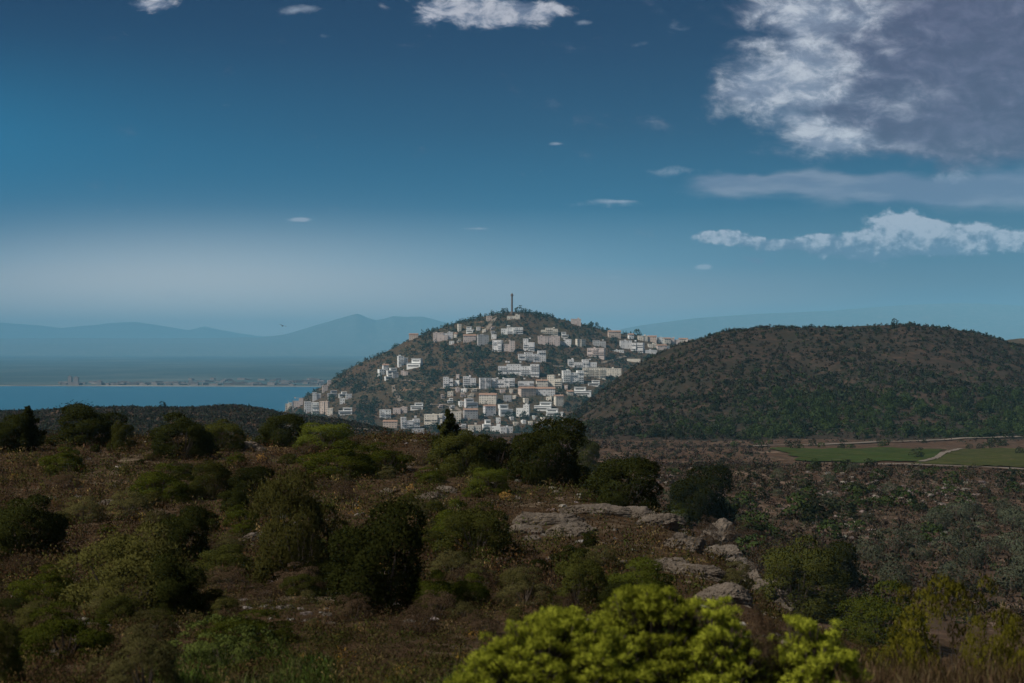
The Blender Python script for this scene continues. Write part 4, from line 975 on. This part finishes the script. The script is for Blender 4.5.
pts.sort(key=lambda q: -q[3]/q[1])
for X, dd, p, s, r in pts[:292]: far_tree('pine_tree', p, dd, s, s*r, 'towntree', 'dark pine standing between the houses on the town hill', 'pines on the town hill')
R = np.array(pts[292:]); nR = len(R)
cover('foliage', R[:, 2], R[:, 1], R[:, 3]*0.95, R[:, 3]*0.8, 20, 0.16, 0.11, pick(nR, [(0.026,0.044,0.028),(0.040,0.055,0.035),(0.05,0.05,0.034)], [5,3,2], rng), 0.1, 501, 'trees and gardens massed between the houses on the town hill')
n = 9000; px = rng.uniform(286, 700, n); d = rng.uniform(1880, 2560, n); z = land(px, d); x = (px-HX)/F*d; g = fbm(x/80, d/80, 88)
k = (z > -125) & (rng.uniform(0, 1, n) < np.clip(0.5+1.6*g, 0.12, 1)); px, d = px[k], d[k]; n = len(px); size = rng.uniform(2.0, 5.0, n)
cover('undergrowth', px, d, size, size*0.55, 10, 0.2, 0.15, pick(n, [(0.0210,0.0300,0.0225),(0.0450,0.0360,0.0300),(0.0270,0.0330,0.0240),(0.0675,0.0465,0.0375)], [8,2,5,1], rng), 0.1, 502, 'low scrub on the slopes of the town hill')
for p, w, h, lab in ((519,8.5,6.5,'widest round tree on the summit right of the tower'),(505,6.5,4.5,'low tree on the summit left of the tower'),(525.5,4.2,4.4,'small round tree right of the widest summit tree'),(492,4,4.5,'dark tree on the skyline left of the summit'),(536.5,2.8,4,'single slim tree on the ridge right of the summit'),(592,5,6,'left tree of the pair on the right skyline'),(597,4.5,6.5,'right tree of the pair on the right skyline'),(637,8,6,'dark round tree on the skyline among the far houses')):
    far_tree('pine_tree', p, 2490, w/F*2490, h/F*2490*1.15, 'towntree', lab, None, True)

# ---------------------------------------------------------------- far coast town, boat, bird
rng = np.random.default_rng(600); M_FARWALL = simple_mat('hazy_wall', (0.26,0.23,0.22), 0.9, 0.1, 0.05)  # far shore walls toned down, haze over the bay put into their colour
FM = []
for c in ('G', 'P', 'G', 'L'):
    for rep in range(2):
        mb = MB(); mb.box(-0.5, 0.5, -0.5, 0.5, -0.1, 1); mb.box(-0.53, 0.53, -0.53, 0.53, 1.001, 1.06); mb.box(-0.4+0.2*rep, -0.1+0.2*rep, -0.2, 0.2, 1.061, 1.2)
        FM.append(mb.mesh('coast_building', M_FARWALL))
for i in range(150):
    p = rng.uniform(120, 345) if i > 22 else rng.uniform(60, 130); X0 = (p-HX)/F*SHORE; dd = float(shore(np.array(X0)))+80+rng.uniform(0, 1)**1.5*(900 if p > 190 else 300); X = (p-HX)/F*dd
    o = link('coast_building', FM[rng.integers(len(FM))]); o.location = (X, dd, float(plainz(np.array(X), np.array(dd)))-0.5)
    o.scale = (rng.uniform(14, 40), rng.uniform(12, 20), rng.uniform(4, 9)); o.rotation_euler.z = rng.uniform(-0.5, 0.5)
    tag(o, 'pale building in the hazy resort along the far shore of the bay', 'building', 'buildings on the far shore')
for p, w, h, lab in ((83.5,9,30,'left and tallest of the hotel towers on the far shore'),(89.5,12,27,'broader of the hotel towers on the far shore'),(112,12,16,'lower hotel tower right of the tall pair on the far shore')):
    X = (p-HX)/F*(SHORE+150); o = link('hotel_tower', FM[1]); o.location = (X, float(shore(np.array(X)))+90, 2); o.scale = (w*1.4, 14, h); tag(o, lab, 'building')
M_BOAT = simple_mat('boat_hull', (0.8,0.8,0.8), 0.4, 0.03, 1)
db = EYE*F/(405.8-HY); e = root_empty('motor_boat', ((229-HX)/F*db, db, 0)); mb = MB()
for k, (xx, ww, zz) in enumerate(((-5,1.5,1.3),(-2,1.7,1.3),(2,1.5,1.5),(4.5,0.7,1.8),(5.8,0.05,2.0))):
    b0 = len(mb.v); mb.v += [(xx,-ww,zz),(xx,ww,zz),(xx,ww*0.5,-0.3),(xx,-ww*0.5,-0.3)]
    if k: a0 = b0-4; mb.f += [(a0,a0+1,b0+1,b0),(a0+1,a0+2,b0+2,b0+1),(a0+2,a0+3,b0+3,b0+2),(a0+3,a0,b0,b0+3)]
    else: mb.f.append((b0,b0+3,b0+2,b0+1))
link('hull', mb.mesh('hull', M_BOAT), e); mb = MB(); mb.box(-2.5, 1.2, -1.1, 1.1, 1.35, 3.0, 0.25); link('cabin', mb.mesh('cabin', M_BOAT), e)
tag(e, 'small white motor boat trailing a wake across the bay', 'boat')
M_FOAM = simple_mat('wake_foam', (0.62,0.66,0.68), 0.8, 0.2, 0.2); n = 40; s = np.linspace(0, 1, n); V = []
for q, sd in ((0.0, -1), (1.0, 1)):
    V.append(np.stack([(229-HX)/F*db-4-s*30, np.full(n, db)+sd*(1.2+s*4.5)+0.5*np.sin(s*40+q), np.full(n, 0.05)], 1))
V = np.concatenate(V); I = np.arange(n-1); o = link('foam', mesh_np('foam', V, np.stack([I, I+1, I+n+1, I+n], 1), M_FOAM)); tag(o, 'white wake behind the motor boat', kind='stuff')
# gull
M_BIRD = simple_mat('bird_feather', (0.06,0.055,0.05), 0.8, 0.1, 3); dg = 130.0
mb = MB(); mb.tube([(-0.26,0,0),(-0.2,0,0.0),(-0.08,0,0.01),(0.08,0,0.015),(0.17,0,0.03),(0.23,0,0.03),(0.29,0,0.02)], [0.005,0.03,0.06,0.065,0.04,0.035,0.006], 10)
for sd in (-1, 1):
    b0 = len(mb.v); st = ((0.0,0.16,0.03),(0.22,0.15,0.10),(0.42,0.10,0.12),(0.62,0.02,0.06))
    for sp, ch, zz in st: mb.v += [(ch*0.6-0.03*sp, sd*(0.03+sp), zz+0.012),(-ch*0.6-0.12*sp, sd*(0.03+sp), zz+0.004),(ch*0.3-0.03*sp, sd*(0.03+sp), zz-0.006)]
    for k in range(3):
        a0 = b0+k*3
        for u, w in ((0,1),(1,2),(2,0)): mb.f.append((a0+u, a0+w, a0+3+w, a0+3+u))
o = link('gull', mb.mesh('gull', M_BIRD)); o.scale = (0.62, 0.62, 0.62); o.location = ((282.5-HX)/F*dg, dg, EYE-(326-HY)/F*dg); o.rotation_euler = (0.25, 0, 1.2)
tag(o, 'dark gull gliding over the bay at the left', 'bird')

# ---------------------------------------------------------------- air
EL, AZ = 46.0, 243.0    # sun height; compass bearing seen from +Y clockwise (behind, to the left)
sun_dir = Vector((math.sin(math.radians(AZ))*math.cos(math.radians(EL)), math.cos(math.radians(AZ))*math.cos(math.radians(EL)), math.sin(math.radians(EL))))
mb = MB(); mb.box(-36000, 36000, -2500, 46500, -7.0, 1075.0)
hm = bpy.data.materials.new('haze_air'); hm.use_nodes = True; nt = hm.node_tree; nt.nodes.clear()
out = nt.nodes.new('ShaderNodeOutputMaterial'); pv = nt.nodes.new('ShaderNodeVolumePrincipled')
pv.inputs['Color'].default_value = (0.31,0.72,1.0,1); pv.inputs['Density'].default_value = 5.5e-5; pv.inputs['Anisotropy'].default_value = -0.3
nt.links.new(pv.outputs[0], out.inputs['Volume']); tag(link('haze', mb.mesh('haze', hm)), 'pale blue air over the bay and hills', kind='stuff')

# ---------------------------------------------------------------- sky
w = bpy.data.worlds.new('World'); sc.world = w; w.use_nodes = True; nt = w.node_tree
bg = nt.nodes['Background']; tc = nt.nodes.new('ShaderNodeTexCoord'); gen = S(nt, tc.outputs['Generated'])
sp = nt.nodes.new('ShaderNodeSeparateXYZ'); nt.links.new(gen.s, sp.inputs[0]); X, Y, Zs = (S(nt, sp.outputs[i]) for i in range(3))
sky = nt.nodes.new('ShaderNodeTexSky'); sky.sky_type = 'NISHITA'; sky.sun_disc = False; sky.sun_elevation = math.radians(EL); sky.sun_rotation = math.radians(AZ)
sky.air_density = 1.0; sky.dust_density = 1.5; sky.ozone_density = 2.0
SK = S(nt, sky.outputs[0])
front = Y.smooth(0.05, 0.3); yy = Y.max(0.05)
P = X/yy*F+HX; Q = HY-Zs/yy*F          # bearing and height of the direction, in units of 1/1422
# deep graded sky: colour by height, teal to the left
h = (Zs/(X*X+Y*Y).pow(0.5).max(0.02)).max(0.0)     # tan of elevation
base = ramp(nt, (h*2.0).clamp(), [(0.0, lin(226,196,190)),(0.06, lin(204,190,192)),(0.12, lin(112,158,188)),(0.20, lin(0,98,142)),(0.31, lin(0,62,106)),(0.42, lin(0,40,88)),(0.52, lin(0,30,78)),(1.0, lin(12,52,92))])
def blob_(p_, q_, cx, cy, rx, ry):
    u = (p_-cx)/rx; v = (q_-cy)/ry; return ((u*u+v*v)*-1.0).exp()
tm_ = (((P-20)*-0.004).exp()).min(1.3)*(((Q-165)/95.0)*((Q-165)/95.0)*-1.0).exp()*1.0*front
base = mix(nt, tm_.clamp(), base, lin(0,108,154))
glow = blob_(P, Q, 170, 305, 300, 60)*front
base = mix(nt, glow*0.9, base, lin(255,252,250))
right = P.smooth(520, 1000)*Q.smooth(110, 300)*front
base = mix(nt, right*0.8, base, lin(26,66,100))
base = mix(nt, Y.smooth(0.25, -0.25)*0.6 if False else ((0.2-Y)*2.2).clamp()*0.62, base, lin(40,62,92))
skyc = mix(nt, 0.85, mix(nt, 1.0, SK, (0.012,0.026,0.036), 'MULTIPLY'), base)
wv = noise(nt, comb(nt, P*0.012, Q*0.02, 2.0), 1.0, 3, 0.5, color=True)
warp = nt.nodes.new('ShaderNodeSeparateColor'); nt.links.new(wv.s, warp.inputs[0])
Pw = P+(S(nt, warp.outputs[0])-0.5)*46; Qw = Q+(S(nt, warp.outputs[1])-0.5)*26
def blob(cx, cy, rx, ry, a=1.0, p_=None, q_=None):
    u = ((p_ or Pw)-cx)/rx; v = ((q_ or Qw)-cy)/ry; return (((u*u+v*v)*-1.0).exp())*a
def tot(l):
    s = l[0]
    for q in l[1:]: s = s+q
    return s
n1 = noise(nt, comb(nt, P*0.011, Q*0.019, 0.0), 1.0, 9, 0.60, 0.4)
n2 = noise(nt, comb(nt, P*0.03, Q*0.05, 4.0), 1.0, 7, 0.62, 0.3)
n3 = noise(nt, comb(nt, P*0.006, Q*0.03, 7.0), 1.0, 8, 0.58)
def over(c, m_, hi): return mix(nt, m_*front, c, hi)
n5 = noise(nt, comb(nt, P*0.008+Q*0.014, Q*0.034-P*0.009, 11.0), 1.0, 8, 0.62, 0.3)
# large cloud on the right
big = tot([blob(930,55,120,70,1.25), blob(1040,90,120,62,1.2), blob(800,88,74,34,1.05), blob(832,138,48,18,0.8), blob(835,12,62,44,0.9), blob(960,-20,200,60,1.0), blob(740,92,26,22,0.45), blob(985,128,120,26,0.9), blob(880,135,60,16,0.5)])
big = (big+(n1-0.5)*1.5+(n2-0.5)*0.9+(n5-0.5)*1.1).smooth(0.18, 1.1)
lit = tot([blob(775,92,70,38,1.1), blob(815,10,70,50,0.9), blob(838,140,60,20,1.0), blob(900,20,40,24,0.35), blob(975,145,70,12,0.5), blob(915,105,30,20,0.45)])
lit = (lit+(n1-0.5)*1.2+(n2-0.5)*1.0+(n5-0.5)*1.3).smooth(0.1, 0.95)
lit = lit*(1.0-P.smooth(850, 950)*0.8)
cbig = mix(nt, lit, mix(nt, n2.smooth(0.35, 0.7), lin(84,84,114), lin(108,108,138)), mix(nt, n2.smooth(0.4, 0.68), lin(142,152,176), lin(216,220,230)))
c = over(skyc, big*0.93, cbig)
# flat veil
veil = tot([blob(860,188,160,13,1.05), blob(1010,186,120,20,1.05), blob(760,183,60,8,0.8)]); veil = (veil+(n3-0.5)*1.1+(n2-0.5)*0.3).smooth(0.2, 0.85)
c = over(c, veil*0.85, mix(nt, n3.smooth(0.4, 0.6), lin(112,128,160), lin(146,156,178)))
# cumulus row
cum = tot([blob(893,226,32,17,1.1), blob(925,228,18,10,0.8), blob(842,240,34,11,0.95), blob(965,237,50,13,1.0), blob(925,240,40,12,0.8), blob(890,246,100,10,0.95), blob(720,239,28,5.5,0.75), blob(780,244,70,6,0.85), blob(875,256,26,5,0.4), blob(752,259,12,3,0.7), blob(1040,240,50,8,0.6)])
n4 = noise(nt, comb(nt, P*0.075, Q*0.095, 1.0), 1.0, 6, 0.6, 0.2)
cum = (cum*1.15+((n2-0.5)*1.3+(n4-0.5)*1.5)*(cum*2.5).min(1.0)).smooth(0.26, 0.72)
topl = ((244.0-Q)/22.0+(n2-0.5)*2.5+(n4-0.5)*4.5).smooth(-0.6, 0.9)
c = over(c, cum*0.9, mix(nt, topl, lin(100,124,156), lin(196,204,220)))
c = over(c, blob(890,262,130,12,0.55)*n3.smooth(0.3, 0.7), lin(82,108,140))
# top left cloud and small wisps
tl = tot([blob(478,6,66,17,1.1), blob(505,24,40,10,0.8), blob(545,10,26,9,0.6), blob(150,2,34,8,1.0), blob(430,20,12,22,0.35)]); tl = (tl+(n2-0.5)*2.0).smooth(0.35, 0.95)
c = over(c, tl*0.85, mix(nt, n2.smooth(0.42, 0.62), lin(124,134,160), lin(214,214,224)))
wis = tot([blob(301,219.5,12,2.6,1.1,P,Q), blob(477,228.5,17,1.9,0.8,P,Q), blob(704,267,10,3.2,0.95,P,Q), blob(148,149,10,5,0.45), blob(557,144,9,2.6,0.7), blob(600,204,50,5,0.5), blob(620,201,16,2,0.6,P,Q), blob(690,173,40,6,0.5), blob(300,10,26,6,0.5), blob(322,34,14,4,0.4), blob(675,28,16,16,0.35), blob(640,43,14,5,0.4), blob(583,23,14,5,0.5), blob(790,30,22,8,0.4), blob(950,172,40,8,0.5), blob(612,277,16,2.5,0.5,P,Q), blob(585,280,10,2,0.4,P,Q)])
wis = (wis+(n2-0.5)*1.1).smooth(0.28, 0.85)
c = over(c, wis*0.7, lin(182,192,210))
# faint grey banks low on the right and left
c = over(c, (tot([blob(960,300,120,16,0.8), blob(760,312,150,12,0.5)])+(n3-0.5)*0.8).smooth(0.25, 0.9)*0.35, lin(76,104,134))
# broken cloud overhead and behind, out of the view, that lights the land
oh = noise(nt, gen, 2.6, 6, 0.6, 0.3).smooth(0.40, 0.62)
up_ = (h.smooth(0.34, 0.6)*front+(1.0-front)*h.smooth(0.03, 0.2)).clamp()
c = mix(nt, oh*up_*0.9, c, (0.26,0.27,0.29))
nt.links.new(c.s, bg.inputs['Color']); bg.inputs['Strength'].default_value = 1.0
w.cycles.sampling_method = 'MANUAL'; w.cycles.sample_map_resolution = 1024

sl = bpy.data.lights.new('sun', 'SUN'); sl.energy = 4.4; sl.angle = math.radians(5); sl.color = (1.0, 0.93, 0.82)
so = bpy.data.objects.new('sun', sl); COL.objects.link(so); so.rotation_euler = sun_dir.to_track_quat('Z', 'Y').to_euler(); so.location = sun_dir*400

# ---------------------------------------------------------------- camera, render
cam = bpy.data.cameras.new('camera'); cam.sensor_width = 36; cam.lens = F/1024*36; cam.clip_end = 60000; cam.clip_start = 0.1
cam.dof.use_dof = True; cam.dof.focus_distance = 900; cam.dof.aperture_fstop = 2.2
co = bpy.data.objects.new('camera', cam); COL.objects.link(co); co.location = (0, 0, EYE)
co.rotation_euler = (math.radians(90)+math.atan((HY-341.5)/F), 0, 0); sc.camera = co
sc.view_settings.view_transform = 'Standard'; sc.view_settings.look = 'None'; sc.view_settings.exposure = -0.18; sc.view_settings.gamma = 1
sc.render.engine = 'CYCLES'; cy = sc.cycles; cy.use_denoising = True
try: cy.denoiser = 'OPENIMAGEDENOISE'
except Exception: pass
cy.max_bounces = 6; cy.diffuse_bounces = 2; cy.glossy_bounces = 1; cy.transmission_bounces = 3; cy.volume_bounces = 3; cy.transparent_max_bounces = 6
cy.filter_width = 1.5; cy.use_adaptive_sampling = True; cy.adaptive_threshold = 0.02; cy.sample_clamp_indirect = 4
